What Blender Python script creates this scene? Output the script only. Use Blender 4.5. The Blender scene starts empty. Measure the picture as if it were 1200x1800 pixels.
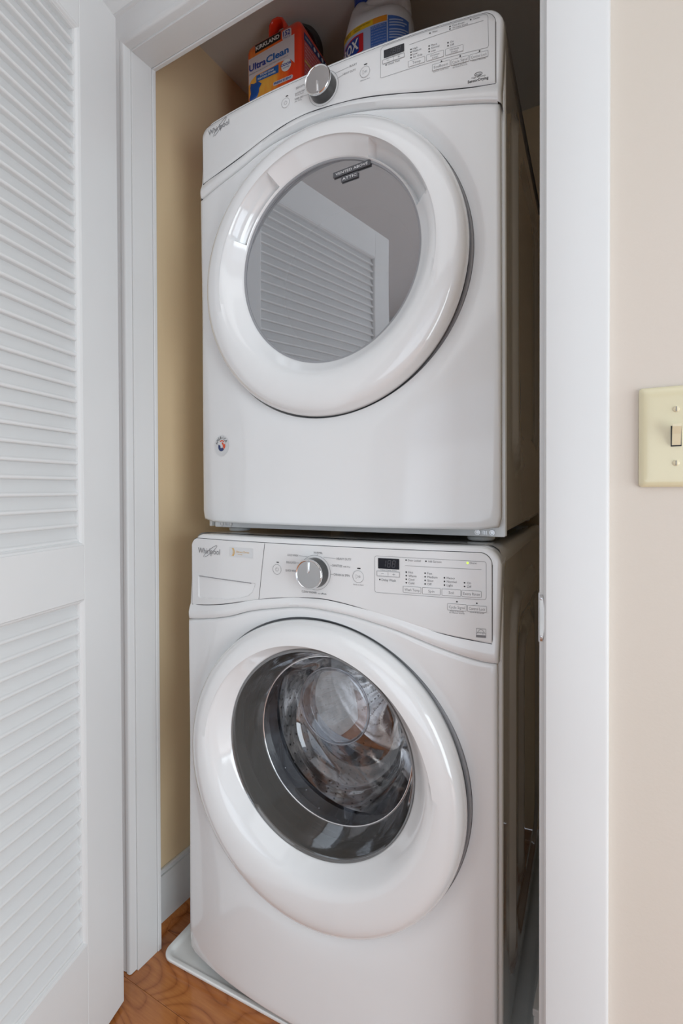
import bpy, bmesh, math, random
from mathutils import Vector, Matrix, Euler, noise
PI = math.pi
sc = bpy.context.scene
C = sc.collection
random.seed(4)

# ------------------------------------------------------------------ camera, world, lights, exposure
cam_d = bpy.data.cameras.new('camera')
cam = bpy.data.objects.new('camera', cam_d); C.objects.link(cam)
cam_d.sensor_fit = 'VERTICAL'; cam_d.sensor_height = 36.0
cam_d.lens = 883.04/1800*36
cam_d.shift_x = (600-606.3)/1800; cam_d.shift_y = (870.0-900)/1800
cam_d.clip_start = .02
M = (Matrix.Rotation(.5175, 4, 'Z') @ Matrix.Rotation(-.0100, 4, 'X') @ Matrix.Rotation(.0030, 4, 'Y')
     @ Matrix.Rotation(PI/2, 4, 'X'))
cam.matrix_world = Matrix.Translation((.9498, -.7148, 1.0679)) @ M
sc.camera = cam

world = bpy.data.worlds.new('world'); sc.world = world; world.use_nodes = True
world.node_tree.nodes['Background'].inputs[0].default_value = (.75, .85, 1, 1)
world.node_tree.nodes['Background'].inputs[1].default_value = 1.0

def area(name, loc, rot, sx, sy, power, col=(1, 1, 1)):
    l = bpy.data.lights.new(name, 'AREA'); l.shape = 'RECTANGLE'; l.size = sx; l.size_y = sy
    l.energy = power; l.color = col
    o = bpy.data.objects.new(name, l); C.objects.link(o); o.location = loc; o.rotation_euler = rot
    return o
# soft fill lamps added before two unseen hall windows, behind and right of camera
area('window_fill', (1.4, -3.12, .80), (PI/2, 0, 0), 2.0, 1.4, 6.5, (.88, .955, 1))
area('side_fill', (2.52, -.85, .78), (PI/2, 0, PI/2), 1.4, 1.4, 28, (.86, .955, 1))
# hall ceiling light, wide and soft
area('ceiling_light', (1.3, -1.6, 2.40), (0, 0, 0), 2.0, 2.2, 9.5, (.90, .97, 1))

sc.view_settings.view_transform = 'Standard'; sc.view_settings.look = 'None'
sc.view_settings.gamma = 1; sc.view_settings.use_curve_mapping = False
sc.view_settings.exposure = 0.06

# ------------------------------------------------------------------ helpers
def tag(o, label=None, cat=None, group=None, kind=None):
    if label: o['label'] = label
    if cat: o['category'] = cat
    if group: o['group'] = group
    if kind: o['kind'] = kind
    return o
def root(name, label, cat, mat=None, group=None):
    o = bpy.data.objects.new(name, None); C.objects.link(o); o.empty_display_size = .05
    if mat is not None: o.matrix_world = mat
    return tag(o, label, cat, group)
def obj(name, bm, mat, parent=None, smooth=None, label=None, kind=None):
    me = bpy.data.meshes.new(name)
    bmesh.ops.recalc_face_normals(bm, faces=bm.faces)
    bm.to_mesh(me); bm.free()
    if smooth is not None:
        for f in me.polygons: f.use_smooth = True
        me.set_sharp_from_angle(angle=math.radians(smooth))
    for m in (mat if isinstance(mat, (list, tuple)) else [mat]): me.materials.append(m)
    o = bpy.data.objects.new(name, me); C.objects.link(o)
    if parent: o.parent = parent
    if label: o['label'] = label
    if kind: o['kind'] = kind
    return o
def box(bm, x0, x1, y0, y1, z0, z1, bev=0, seg=2, mi=0, mat=None):
    r = bmesh.ops.create_cube(bm, size=1)
    for v in r['verts']:
        v.co = Vector((x0+(v.co.x+.5)*(x1-x0), y0+(v.co.y+.5)*(y1-y0), z0+(v.co.z+.5)*(z1-z0)))
    vs = r['verts']
    if bev > 0:
        es = list({e for v in vs for e in v.link_edges})
        rr = bmesh.ops.bevel(bm, geom=es, offset=bev, segments=seg, affect='EDGES', profile=.5)
        vs = list({v for f in rr['faces'] for v in f.verts} | {v for v in vs if v.is_valid})
    if mat is not None:
        for v in vs: v.co = mat @ v.co
    if mi:
        for f in {f for v in vs for f in v.link_faces}: f.material_index = mi
    return vs
def loft(bm, rings, close=True, cap0=False, cap1=False, mi=0):
    vr = [[bm.verts.new(p) for p in r] for r in rings]
    n = len(rings[0]); fs = []
    for a, b in zip(vr, vr[1:]):
        for i in range(n if close else n-1):
            j = (i+1) % n
            try: fs.append(bm.faces.new((a[i], a[j], b[j], b[i])))
            except ValueError: pass
    if cap0: fs.append(bm.faces.new(vr[0][::-1]))
    if cap1: fs.append(bm.faces.new(vr[-1]))
    for f in fs: f.material_index = mi
    return vr
def circ(cx, cz, r, y, n=64, sy=1.0):
    return [Vector((cx+r*math.cos(2*PI*i/n), y, cz+r*sy*math.sin(2*PI*i/n))) for i in range(n)]
def lathe_y(bm, prof, cx, cz, n=64, cap0=False, cap1=False, mi=0):   # prof of (radius, y)
    return loft(bm, [circ(cx, cz, r, y, n) for r, y in prof], True, cap0, cap1, mi)
def lathe_z(bm, prof, cx, cy, n=32, cap0=False, cap1=False, mi=0):
    return loft(bm, [[Vector((cx+r*math.cos(2*PI*i/n), cy+r*math.sin(2*PI*i/n), z)) for i in range(n)] for r, z in prof],
                True, cap0, cap1, mi)
def tube(bm, pts, r, n=6, close=False, mi=0):
    pts = [Vector(p) for p in pts]; rings = []; N = len(pts)
    up = Vector((0, 1, .01)).normalized()
    for i, p in enumerate(pts):
        if close: d = pts[(i+1) % N]-pts[i-1]
        else: d = pts[min(i+1, N-1)]-pts[max(i-1, 0)]
        d.normalize()
        a = d.cross(up)
        if a.length < 1e-4: a = d.cross(Vector((1, 0, 0)))
        a.normalize(); b = d.cross(a)
        rr = r[i] if isinstance(r, (list, tuple)) else r
        rings.append([p+a*rr*math.cos(2*PI*k/n)+b*rr*math.sin(2*PI*k/n) for k in range(n)])
    if close: rings.append(rings[0])
    loft(bm, rings, True, not close, not close, mi)
def prism(bm, poly, f0, f1, mi=0):     # poly of 2D points, f0/f1 map (a,b)->Vector
    a = [bm.verts.new(f0(p)) for p in poly]; b = [bm.verts.new(f1(p)) for p in poly]
    n = len(poly); fs = []
    for i in range(n):
        j = (i+1) % n; fs.append(bm.faces.new((a[i], a[j], b[j], b[i])))
    fs.append(bm.faces.new(a)); fs.append(bm.faces.new(b[::-1]))
    for f in fs: f.material_index = mi
def interp(tab, x):
    if x <= tab[0][0]: return tab[0][1]
    for (a, b), (c, d) in zip(tab, tab[1:]):
        if x <= c:
            t = (x-a)/(c-a); return b+(d-b)*t
    return tab[-1][1]
def smooth_tab(tab, n=60):             # cubic resampling of a table
    xs = [p[0] for p in tab]; ys = [p[1] for p in tab]; out = []
    m = []
    for i in range(len(tab)):
        a, b = max(i-1, 0), min(i+1, len(tab)-1)
        m.append((ys[b]-ys[a])/(xs[b]-xs[a]))
    for k in range(n+1):
        x = xs[0]+(xs[-1]-xs[0])*k/n
        i = 0
        while i < len(xs)-2 and x > xs[i+1]: i += 1
        h = xs[i+1]-xs[i]; t = (x-xs[i])/h
        out.append((x, (2*t**3-3*t*t+1)*ys[i]+(t**3-2*t*t+t)*h*m[i]+(-2*t**3+3*t*t)*ys[i+1]+(t**3-t*t)*h*m[i+1]))
    return out
_tc = {}
def text_polys(s, bold=0):
    """letter shapes of the built-in font as (verts2d, faces) normalised so that cap height is 1"""
    if (s, bold) in _tc: return _tc[(s, bold)]
    cu = bpy.data.curves.new('t', 'FONT'); cu.body = s; cu.resolution_u = 2; cu.size = 1; cu.offset = bold
    o = bpy.data.objects.new('t', cu); C.objects.link(o)
    me = bpy.data.meshes.new_from_object(o.evaluated_get(bpy.context.evaluated_depsgraph_get()))
    bpy.data.objects.remove(o)
    vs = [(v.co.x, v.co.y) for v in me.vertices]; fs = [tuple(f.vertices) for f in me.polygons]
    bpy.data.meshes.remove(me); bpy.data.curves.remove(cu)
    x0 = min(v[0] for v in vs); x1 = max(v[0] for v in vs)
    vs = [((x-x0)/(x1-x0), y/.729) for x, y in vs]
    _tc[(s, bold)] = (vs, fs, (x1-x0)/.729); return _tc[(s, bold)]
def text(bm, s, x, z, h, fmap, width=None, align='l', mi=0, shear=0, arc=None, bold=0):
    vs, fs, asp = text_polys(s, bold)
    w = width if width else asp*h
    ox = x-(w/2 if align == 'c' else w if align == 'r' else 0)
    vv = [bm.verts.new(fmap(ox+a*w+shear*b*h, z+b*h+(arc(a) if arc else 0))) for a, b in vs]
    for f in fs:
        try: g = bm.faces.new([vv[i] for i in f]); g.material_index = mi
        except ValueError: pass
def rrect(x0, x1, z0, z1, r, n=4):
    out = []
    for cx, cz, a in ((x1-r, z1-r, 0), (x0+r, z1-r, PI/2), (x0+r, z0+r, PI), (x1-r, z0+r, 1.5*PI)):
        for k in range(n+1):
            t = a+PI/2*k/n; out.append((cx+r*math.cos(t), cz+r*math.sin(t)))
    return out
def outline(bm, poly, w, fmap, close=True, mi=0):    # flat printed line following poly
    pl = []; m_ = len(poly)
    for i in range(m_ if close else m_-1):
        a, b = Vector(poly[i]).to_2d(), Vector(poly[(i+1) % m_]).to_2d(); k = max(1, int((b-a).length/.006))
        pl += [tuple(a+(b-a)*q/k) for q in range(k)]
    if not close: pl.append(tuple(poly[-1]))
    poly = pl
    n = len(poly)
    def off(i, s):
        p = Vector(poly[i]).to_2d()
        a = Vector(poly[(i-1) % n]).to_2d() if (close or i > 0) else None
        b = Vector(poly[(i+1) % n]).to_2d() if (close or i < n-1) else None
        d = ((b-p).normalized() if b is not None else Vector((0, 0)))+((p-a).normalized() if a is not None else Vector((0, 0)))
        d.normalize(); return p+Vector((-d.y, d.x))*s*w/2
    A = [bm.verts.new(fmap(*off(i, 1))) for i in range(n)]; B = [bm.verts.new(fmap(*off(i, -1))) for i in range(n)]
    for i in range(n if close else n-1):
        j = (i+1) % n; f = bm.faces.new((A[i], A[j], B[j], B[i])); f.material_index = mi
def flat(bm, poly, fmap, mi=0):
    f = bm.faces.new([bm.verts.new(fmap(*p)) for p in poly]); f.material_index = mi
def disc2(cx, cz, r, n=16): return [(cx+r*math.cos(2*PI*i/n), cz+r*math.sin(2*PI*i/n)) for i in range(n)]

# ------------------------------------------------------------------ materials
def pm(name, col, rough=.5, metal=0, spec=.5, coat=0, **k):
    m = bpy.data.materials.new(name); m.use_nodes = True
    b = m.node_tree.nodes['Principled BSDF']
    b.inputs['Base Color'].default_value = (*col, 1); b.inputs['Roughness'].default_value = rough
    b.inputs['Metallic'].default_value = metal; b.inputs['Specular IOR Level'].default_value = spec
    b.inputs['Coat Weight'].default_value = coat; b.inputs['Coat Roughness'].default_value = .06
    m.diffuse_color = (*col, 1)
    return m
def bumpy(m, scale, strength, dist=.001, detail=3, stretch=None):
    nt = m.node_tree; b = nt.nodes['Principled BSDF']
    tc = nt.nodes.new('ShaderNodeTexCoord'); n = nt.nodes.new('ShaderNodeTexNoise'); bp = nt.nodes.new('ShaderNodeBump')
    n.inputs['Scale'].default_value = scale; n.inputs['Detail'].default_value = detail
    bp.inputs['Strength'].default_value = strength; bp.inputs['Distance'].default_value = dist
    mp = nt.nodes.new('ShaderNodeMapping')
    if stretch: mp.inputs['Scale'].default_value = stretch
    nt.links.new(tc.outputs['Object'], mp.inputs[0]); nt.links.new(mp.outputs[0], n.inputs['Vector'])
    nt.links.new(n.outputs[0], bp.inputs['Height']); nt.links.new(bp.outputs[0], b.inputs['Normal'])
    return m
def mottled(m, c1, c2, scale, stretch=(1, 1, 1)):
    nt = m.node_tree; b = nt.nodes['Principled BSDF']
    tc = nt.nodes.new('ShaderNodeTexCoord'); n = nt.nodes.new('ShaderNodeTexNoise'); r = nt.nodes.new('ShaderNodeValToRGB')
    mp = nt.nodes.new('ShaderNodeMapping'); mp.inputs['Scale'].default_value = stretch
    n.inputs['Scale'].default_value = scale; n.inputs['Detail'].default_value = 4
    r.color_ramp.elements[0].position = .35; r.color_ramp.elements[1].position = .65
    r.color_ramp.elements[0].color = (*c1, 1); r.color_ramp.elements[1].color = (*c2, 1)
    nt.links.new(tc.outputs['Object'], mp.inputs[0]); nt.links.new(mp.outputs[0], n.inputs['Vector'])
    nt.links.new(n.outputs[0], r.inputs[0]); nt.links.new(r.outputs[0], b.inputs['Base Color'])
    return m
enamel = mottled(pm('white_enamel', (.80, .80, .80), .14, coat=.6), (.825, .828, .83), (.84, .843, .845), 6)
plastic = mottled(pm('white_console_plastic', (.8, .8, .8), .22, coat=.3), (.79, .79, .79), (.80, .80, .80), 8)
doorplastic = mottled(pm('white_door_plastic', (.84, .84, .84), .10, coat=.8), (.83, .83, .83), (.845, .845, .845), 8)
side_enamel = pm('side_panel_enamel', (.82, .815, .80), .12, coat=.8)
trim_paint = bumpy(mottled(pm('white_trim_paint', (.8, .8, .8), .38), (.70, .70, .697), (.72, .72, .717), 3), 60, .12, .0006, stretch=(1, 1, .15))
louver_paint = bumpy(mottled(pm('louver_paint', (.8, .8, .8), .36), (.73, .73, .727), (.75, .75, .747), 4), 80, .1, .0005)
wall_paint = bumpy(mottled(pm('beige_wall_paint', (.8, .7, .6), .6), (.70, .63, .55), (.72, .645, .57), 2), 220, .25, .0006)
hall_paint = bumpy(pm('off_white_hall_paint', (.70, .71, .72), .6), 220, .25, .0006)
closet_paint = bumpy(mottled(pm('tan_closet_paint', (.7, .55, .36), .55), (.82, .635, .40), (.86, .675, .435), 1.3), 200, .25, .0006)
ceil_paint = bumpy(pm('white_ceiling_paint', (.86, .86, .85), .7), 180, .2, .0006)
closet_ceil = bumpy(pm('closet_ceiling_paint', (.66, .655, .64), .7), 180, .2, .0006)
dark_line = pm('dark_gap', (.03, .03, .035), .5)
grey_gasket = pm('grey_gasket', (.32, .32, .335), .35)
chrome = pm('chrome', (.82, .82, .83), .12, 1)
brushed = bumpy(pm('brushed_metal', (.72, .72, .73), .28, 1), 90, .3, .0003, stretch=(.05, 1, 1))
dial_metal = bumpy(pm('dial_metal', (.50, .50, .51), .22, 1), 60, .5, .0004, stretch=(.6, 1, 1.4))
knob_dark = pm('dark_knob_skirt', (.055, .055, .055), .3)
ink = pm('grey_print_ink', (.20, .20, .21), .5)
ink_black = pm('black_print_ink', (.01, .01, .012), .4)
display_glass = pm('display_glass', (.012, .013, .02), .12)
segment = pm('unlit_segments', (.06, .06, .07), .3)
led = pm('lit_indicator', (.6, .9, .05), .4)
led.node_tree.nodes['Principled BSDF'].inputs['Emission Color'].default_value = (.6, .9, .1, 1)
led.node_tree.nodes['Principled BSDF'].inputs['Emission Strength'].default_value = .8
steel = bumpy(pm('drum_steel', (.82, .81, .80), .13, 1), 20, .25, .004)
rubber = pm('dark_rubber', (.035, .034, .034), .25, coat=.4)
black_plastic = pm('black_plastic', (.012, .012, .013), .35)
ivory = pm('ivory_switch_plastic', (.75, .68, .46), .18, coat=.6)
ivory_toggle = pm('ivory_toggle', (.78, .69, .48), .25, coat=.4)
tub_white = mottled(pm('grey_white_tray', (.75, .75, .74), .35), (.84, .84, .82), (.90, .90, .88), 7)
sticker_grey = pm('silver_sticker', (.72, .73, .74), .3, .2)
emblem_grey = pm('emblem_grey', (.30, .30, .31), .3, .5)
gold = pm('gold_print', (.75, .45, .10), .4)
flag_red = pm('red_print', (.75, .09, .03), .45)
flag_blue = pm('navy_print', (.03, .05, .16), .45)
white_print = pm('white_print', (.85, .85, .85), .45)
label_tape = pm('dark_embossed_tape', (.09, .09, .10), .4)
bleach_white = pm('bleach_bottle_plastic', (.82, .85, .90), .3)
blue_cap = pm('blue_cap', (.01, .05, .36), .3)
tub_red = pm('red_tub_plastic', (.85, .045, .015), .3, coat=.2)

def glassy(name, tint, refl, trans, rough=.01, base=(.02, .02, .02)):
    """tinted pane: part mirror, part see-through, part body colour"""
    m = bpy.data.materials.new(name); m.use_nodes = True; nt = m.node_tree; nt.nodes.clear()
    out = nt.nodes.new('ShaderNodeOutputMaterial'); g = nt.nodes.new('ShaderNodeBsdfGlossy'); t = nt.nodes.new('ShaderNodeBsdfTransparent')
    d = nt.nodes.new('ShaderNodeBsdfDiffuse'); m1 = nt.nodes.new('ShaderNodeMixShader'); m2 = nt.nodes.new('ShaderNodeMixShader')
    fr = nt.nodes.new('ShaderNodeLayerWeight'); mr = nt.nodes.new('ShaderNodeMapRange')
    g.inputs[0].default_value = (.95, .96, 1, 1); g.inputs['Roughness'].default_value = rough
    t.inputs[0].default_value = (*tint, 1); d.inputs[0].default_value = (*base, 1)
    m1.inputs[0].default_value = trans; nt.links.new(d.outputs[0], m1.inputs[1]); nt.links.new(t.outputs[0], m1.inputs[2])
    fr.inputs['Blend'].default_value = .3
    mr.inputs['To Min'].default_value = refl; mr.inputs['To Max'].default_value = min(1, refl+.6)
    nt.links.new(fr.outputs['Facing'], mr.inputs['Value']); nt.links.new(mr.outputs[0], m2.inputs[0])
    nt.links.new(m1.outputs[0], m2.inputs[1]); nt.links.new(g.outputs[0], m2.inputs[2])
    nt.links.new(m2.outputs[0], out.inputs[0]); return m
dryer_glass = glassy('smoked_mirror_glass', (.4, .4, .42), .35, .35, base=(.14, .14, .145))
washer_glass = glassy('clear_bowl_glass', (.86, .86, .87), .08, .97, .02)
disc_glass = glassy('pale_disc_glass', (.85, .86, .88), .20, .92, .02, base=(.5, .5, .5))
smoky_rim = glassy('smoky_rim_plastic', (.45, .44, .42), .10, .25, .05, base=(.12, .113, .105))
clear_bead = glassy('water', (.95, .95, .97), .25, .95)

def wood_mat():
    m = pm('walnut_floor', (.3, .13, .05), .22, coat=.25); nt = m.node_tree; b = nt.nodes['Principled BSDF']
    tc = nt.nodes.new('ShaderNodeTexCoord'); oi = nt.nodes.new('ShaderNodeObjectInfo')
    mp = nt.nodes.new('ShaderNodeMapping'); mp.inputs['Scale'].default_value = (.55, 1, 1)
    va = nt.nodes.new('ShaderNodeVectorMath'); va.operation = 'ADD'
    cmb = nt.nodes.new('ShaderNodeCombineXYZ'); mul = nt.nodes.new('ShaderNodeMath'); mul.operation = 'MULTIPLY'; mul.inputs[1].default_value = 17
    nt.links.new(oi.outputs['Random'], mul.inputs[0]); nt.links.new(mul.outputs[0], cmb.inputs[0]); nt.links.new(mul.outputs[0], cmb.inputs[2])
    nt.links.new(tc.outputs['Object'], va.inputs[0]); nt.links.new(cmb.outputs[0], va.inputs[1]); nt.links.new(va.outputs[0], mp.inputs[0])
    n = nt.nodes.new('ShaderNodeTexNoise'); n.inputs['Scale'].default_value = 7.5; n.inputs['Detail'].default_value = .6; n.inputs['Distortion'].default_value = .8
    nt.links.new(mp.outputs[0], n.inputs['Vector'])
    k = nt.nodes.new('ShaderNodeMath'); k.operation = 'MULTIPLY'; k.inputs[1].default_value = 9
    nt.links.new(n.outputs[0], k.inputs[0])
    s = nt.nodes.new('ShaderNodeMath'); s.operation = 'SINE'
    k2 = nt.nodes.new('ShaderNodeMath'); k2.operation = 'MULTIPLY'; k2.inputs[1].default_value = 6.5
    nt.links.new(k.outputs[0], k2.inputs[0]); nt.links.new(k2.outputs[0], s.inputs[0])
    n2 = nt.nodes.new('ShaderNodeTexNoise'); n2.inputs['Scale'].default_value = 260; n2.inputs['Detail'].default_value = 4
    mp2 = nt.nodes.new('ShaderNodeMapping'); mp2.inputs['Scale'].default_value = (.08, 1, 1)
    nt.links.new(va.outputs[0], mp2.inputs[0]); nt.links.new(mp2.outputs[0], n2.inputs['Vector'])
    def ma(op, x, y=None, z=None):
        q = nt.nodes.new('ShaderNodeMath'); q.operation = op
        for i, v in enumerate((x, y, z)):
            if v is None: continue
            if isinstance(v, (int, float)): q.inputs[i].default_value = v
            else: nt.links.new(v, q.inputs[i])
        return q.outputs[0]
    v1 = ma('MULTIPLY_ADD', ma('POWER', ma('ABSOLUTE', s.outputs[0]), .5), .26, .20)
    v2 = ma('MULTIPLY_ADD', n2.outputs[0], .30, v1)
    v3 = ma('MULTIPLY_ADD', oi.outputs['Random'], .12, v2)
    r = nt.nodes.new('ShaderNodeValToRGB'); e = r.color_ramp.elements
    e[0].position = .32; e[0].color = (.13, .036, .011, 1); e[1].position = .80; e[1].color = (.54, .205, .060, 1)
    x = e.new(.55); x.color = (.38, .125, .034, 1)
    nt.links.new(v3, r.inputs[0]); nt.links.new(r.outputs[0], b.inputs['Base Color'])
    return m
wood = wood_mat()

# ------------------------------------------------------------------ the setting
W_OP, H_OP, JB = .8405, 2.0276, .0766       # opening width, height, back of jamb
CX0, CX1, CY1, CZ = -.051, .862, .9376, 2.2507   # closet interior
WY = .018                                    # wall face; casings stand proud of it (y = 0)
RX0, RX1, RY0, RZ = -1.0, 2.6, -3.2, 2.44

def slab(name, mat, *boxes, bev=0):
    bm = bmesh.new()
    for b in boxes: box(bm, *b, bev=bev)
    return tag(obj(name, bm, mat), kind='structure')
slab('wall_front', wall_paint, (RX0, -.02, WY, JB, 0, RZ), (W_OP+.02, RX1, WY, JB, 0, RZ), (-.02, W_OP+.02, WY, JB, H_OP+.02, RZ))
slab('wall_closet_left', closet_paint, (CX0-.08, CX0, JB, CY1+.08, 0, CZ+.1))
slab('wall_closet_right', closet_paint, (CX1, CX1+.08, JB, CY1+.08, 0, CZ+.1))
slab('wall_closet_back', closet_paint, (CX0, CX1, CY1, CY1+.08, 0, CZ+.1))
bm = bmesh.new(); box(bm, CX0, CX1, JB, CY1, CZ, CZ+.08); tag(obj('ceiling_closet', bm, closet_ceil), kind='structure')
slab('ceiling', ceil_paint, (RX0, RX1, RY0, WY, RZ, RZ+.08))
slab('wall_left', hall_paint, (RX0-.1, RX0, RY0, WY, 0, RZ))
# unseen hall walls, each with a window frame added to go with the fill
slab('wall_back', hall_paint, (RX0, .28, RY0-.1, RY0, 0, RZ), (2.52, RX1, RY0-.1, RY0, 0, RZ), (.28, 2.52, RY0-.1, RY0, 0, .06), (.28, 2.52, RY0-.1, RY0, 2.05, RZ))
slab('wall_right', hall_paint, (RX1, RX1+.1, RY0, -1.57, 0, RZ), (RX1, RX1+.1, -.13, WY, 0, RZ), (RX1, RX1+.1, -1.57, -.13, 0, .06), (RX1, RX1+.1, -1.57, -.13, 2.0, RZ))
bm = bmesh.new()
for z in (.06, 2.0): box(bm, .28, 2.52, RY0-.07, RY0-.03, z, z+.05, bev=.004)
for x in (.28, 1.375, 2.47): box(bm, x, x+.05, RY0-.07, RY0-.03, .06, 2.05, bev=.004)
tag(obj('window_1', bm, trim_paint), kind='structure')
bm = bmesh.new()
for z in (.06, 1.95): box(bm, RX1+.03, RX1+.07, -1.57, -.13, z, z+.05, bev=.004)
for y in (-1.57, -.875, -.18): box(bm, RX1+.03, RX1+.07, y, y+.05, .06, 2.0, bev=.004)
tag(obj('window_2', bm, trim_paint), kind='structure')

# floor: subfloor plus planks running along the doorway wall
bm = bmesh.new(); box(bm, RX0, RX1, RY0, CY1, -.05, -.006)
floor = tag(obj('floor', bm, dark_line), kind='structure')
pw = .127; row = 0; y = RY0
lens = 1.22
def plank_mesh(name, L, w):
    bm = bmesh.new(); box(bm, 0, L-.0006, 0, w-.0006, -.006, 0, bev=.0007, seg=1)
    me = bpy.data.meshes.new(name); bm.to_mesh(me); bm.free(); me.materials.append(wood); return me
pm_full = plank_mesh('plank', lens, pw)
y = -.005-pw*25
while y < CY1-.001:
    x = RX0+((row*.47) % 1.0)*lens-lens
    while x < RX1:
        xa, xb = max(x, RX0), min(x+lens, RX1)
        if y > .08: xa, xb = max(xa, CX0), min(xb, CX1)
        w = min(pw, CY1-y)
        if xb-xa > .03:
            if xb-xa > lens-.001 and w > pw-.001: me = pm_full
            else: me = plank_mesh('plank', xb-xa, w)
            o = bpy.data.objects.new('plank', me); C.objects.link(o); o.parent = floor; o.location = (xa, y, 0)
        x += lens
    y += pw; row += 1

# door jamb and casings (moulded profile swept around the opening)
def casing_piece(bm, a, b, mit0, mit1, inward):
    """casing from a to b in the wall plane; profile steps outward from the opening along -inward"""
    prof = [(0, .018), (0, .004), (.0015, .0015), (.004, 0), (.011, .0), (.0125, .0022), (.015, .0022), (.019, .0008), (.064, 0), (.067, -.003), (.073, -.0035), (.077, 0), (.077, .018)]
    d = (b-a).normalized(); outw = -inward; rings = []
    for u, yy in prof:
        p0 = a+outw*u-d*(u if mit0 else 0); p1 = b+outw*u+d*(u if mit1 else 0)
        rings.append([Vector((p0.x, yy, p0.z)), Vector((p1.x, yy, p1.z))])
    vr = [[bm.verts.new(v) for v in r] for r in rings]
    for r, s in zip(vr, vr[1:]): bm.faces.new((r[0], r[1], s[1], s[0]))
    bm.faces.new([r[0] for r in vr]); bm.faces.new([r[1] for r in vr][::-1])
    bm.faces.new((vr[0][0], vr[-1][0], vr[-1][1], vr[0][1]))
RV = .004
bm = bmesh.new()
casing_piece(bm, Vector((-RV, 0, .002)), Vector((-RV, 0, H_OP+RV)), False, True, Vector((1, 0, 0)))
tag(obj('trim_1', bm, trim_paint, smooth=35), kind='structure')
bm = bmesh.new()
casing_piece(bm, Vector((-RV, 0, H_OP+RV)), Vector((W_OP+RV+.004, 0, H_OP+RV)), True, True, Vector((0, 0, -1)))
tag(obj('trim_2', bm, trim_paint, smooth=35), kind='structure')
# flatter right casing with an eased outer edge
bm = bmesh.new()
prof = [(0, .018), (0, .003), (.003, 0), (.0725, 0), (.0755, .0015), (.077, .005), (.077, .018)]
vr = [[bm.verts.new((W_OP+.008+u, yy, z)) for z in (.002, H_OP+RV+u)] for u, yy in prof]
for r, s in zip(vr, vr[1:]): bm.faces.new((r[0], r[1], s[1], s[0]))
bm.faces.new([r[0] for r in vr]); bm.faces.new([r[1] for r in vr][::-1]); bm.faces.new((vr[0][0], vr[-1][0], vr[-1][1], vr[0][1]))
tag(obj('trim_3', bm, trim_paint, smooth=35), kind='structure')
# jamb boards with the narrow stop at the closet side
bm = bmesh.new()
box(bm, -.02, 0, WY-.0005, JB-.006, 0, H_OP, bev=.001); tag(obj('trim_4', bm, trim_paint), kind='structure')
bm = bmesh.new()
box(bm, -.02, .002, JB-.0055, JB+.004, 0, H_OP, bev=.0015); tag(obj('trim_5', bm, trim_paint), kind='structure')
bm = bmesh.new()
box(bm, W_OP, W_OP+.02, WY-.004, JB, 0, H_OP, bev=.002); tag(obj('trim_6', bm, trim_paint), kind='structure')
bm = bmesh.new()
box(bm, -.02, W_OP+.02, WY-.0005, JB-.006, H_OP, H_OP+.02, bev=.001); tag(obj('trim_7', bm, trim_paint), kind='structure')
bm = bmesh.new()
box(bm, -.02, W_OP+.02, JB-.0055, JB+.004, H_OP-.002, H_OP+.02, bev=.0015); tag(obj('trim_8', bm, trim_paint), kind='structure')
# white frieze above the casing
bm = bmesh.new(); box(bm, RX0, RX1, .006, WY, H_OP+RV+.082, RZ, bev=.001); tag(obj('trim_9', bm, ceil_paint), kind='structure')
# closet baseboards with stained shoe moulding
def baseboard(name, x0, x1, y0, y1, h):
    bm = bmesh.new(); box(bm, x0, x1, y0, y1, 0, h-.012)
    box(bm, x0+(0 if x0 < 0 else .004), x1-(.004 if x0 < 0 else 0), y0, y1, h-.012, h, bev=.002)
    return tag(obj(name, bm, trim_paint), kind='structure')
bl = baseboard('baseboard_left', CX0, CX0+.012, JB+.004, CY1, .141)
br = baseboard('baseboard_right', CX1-.012, CX1, JB, CY1, .141)
bm = bmesh.new()
pts = [(0, 0), (.015, 0), (.0145, .006), (.011, .0115), (.006, .0145), (0, .016)]
prism(bm, pts, lambda p: Vector((CX0+.012+p[0], JB+.004, p[1])), lambda p: Vector((CX0+.012+p[0], CY1, p[1])))
obj('shoe_moulding', bm, wood, bl, smooth=40, label='stained brown shoe moulding')

bx_ = root('floor_box', 'small white box on the closet floor right of the washing machine', 'box', Matrix.Translation((.822, .32, 0)))
bm = bmesh.new(); box(bm, -.022, .022, -.098, .098, 0, .128, bev=.002); obj('box_body', bm, trim_paint, bx_)
bm = bmesh.new(); box(bm, -.0235, .0235, -.0995, .0995, .128, .141, bev=.002); obj('box_lid', bm, trim_paint, bx_)

# strike plate on the right jamb edge
st = root('strike_plate', 'small curved brushed metal strike plate on the edge of the right door jamb', 'strike plate', Matrix.Translation((W_OP, WY-.004, .892)))
bm = bmesh.new()
n = 14; rings = []
for i in range(n+1):
    t = i/n; z = (t-.5)*.064; b = math.sin(PI*t)**.8
    rings.append([Vector((.0012, -.0006, z)), Vector((.0042+.0032*b, -.0008-.0025*b, z)), Vector((.0048+.0036*b, -.0002-.0015*b, z)), Vector((.0012, .0008, z))])
loft(bm, rings, True, True, True); obj('plate_lip', bm, chrome, st, smooth=50)
bm = bmesh.new(); box(bm, -.0012, 0, .002, .03, -.034, .034, bev=.0004); obj('plate_face', bm, brushed, st)
for z in (-.026, .026):
    bm = bmesh.new(); lathe_y(bm, [(.0001, -.0022), (.0014, -.0020), (.0018, -.0010), (.0018, .0)], .0025, z, 12)
    obj('plate_screw', bm, brushed, st, smooth=40)

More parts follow.
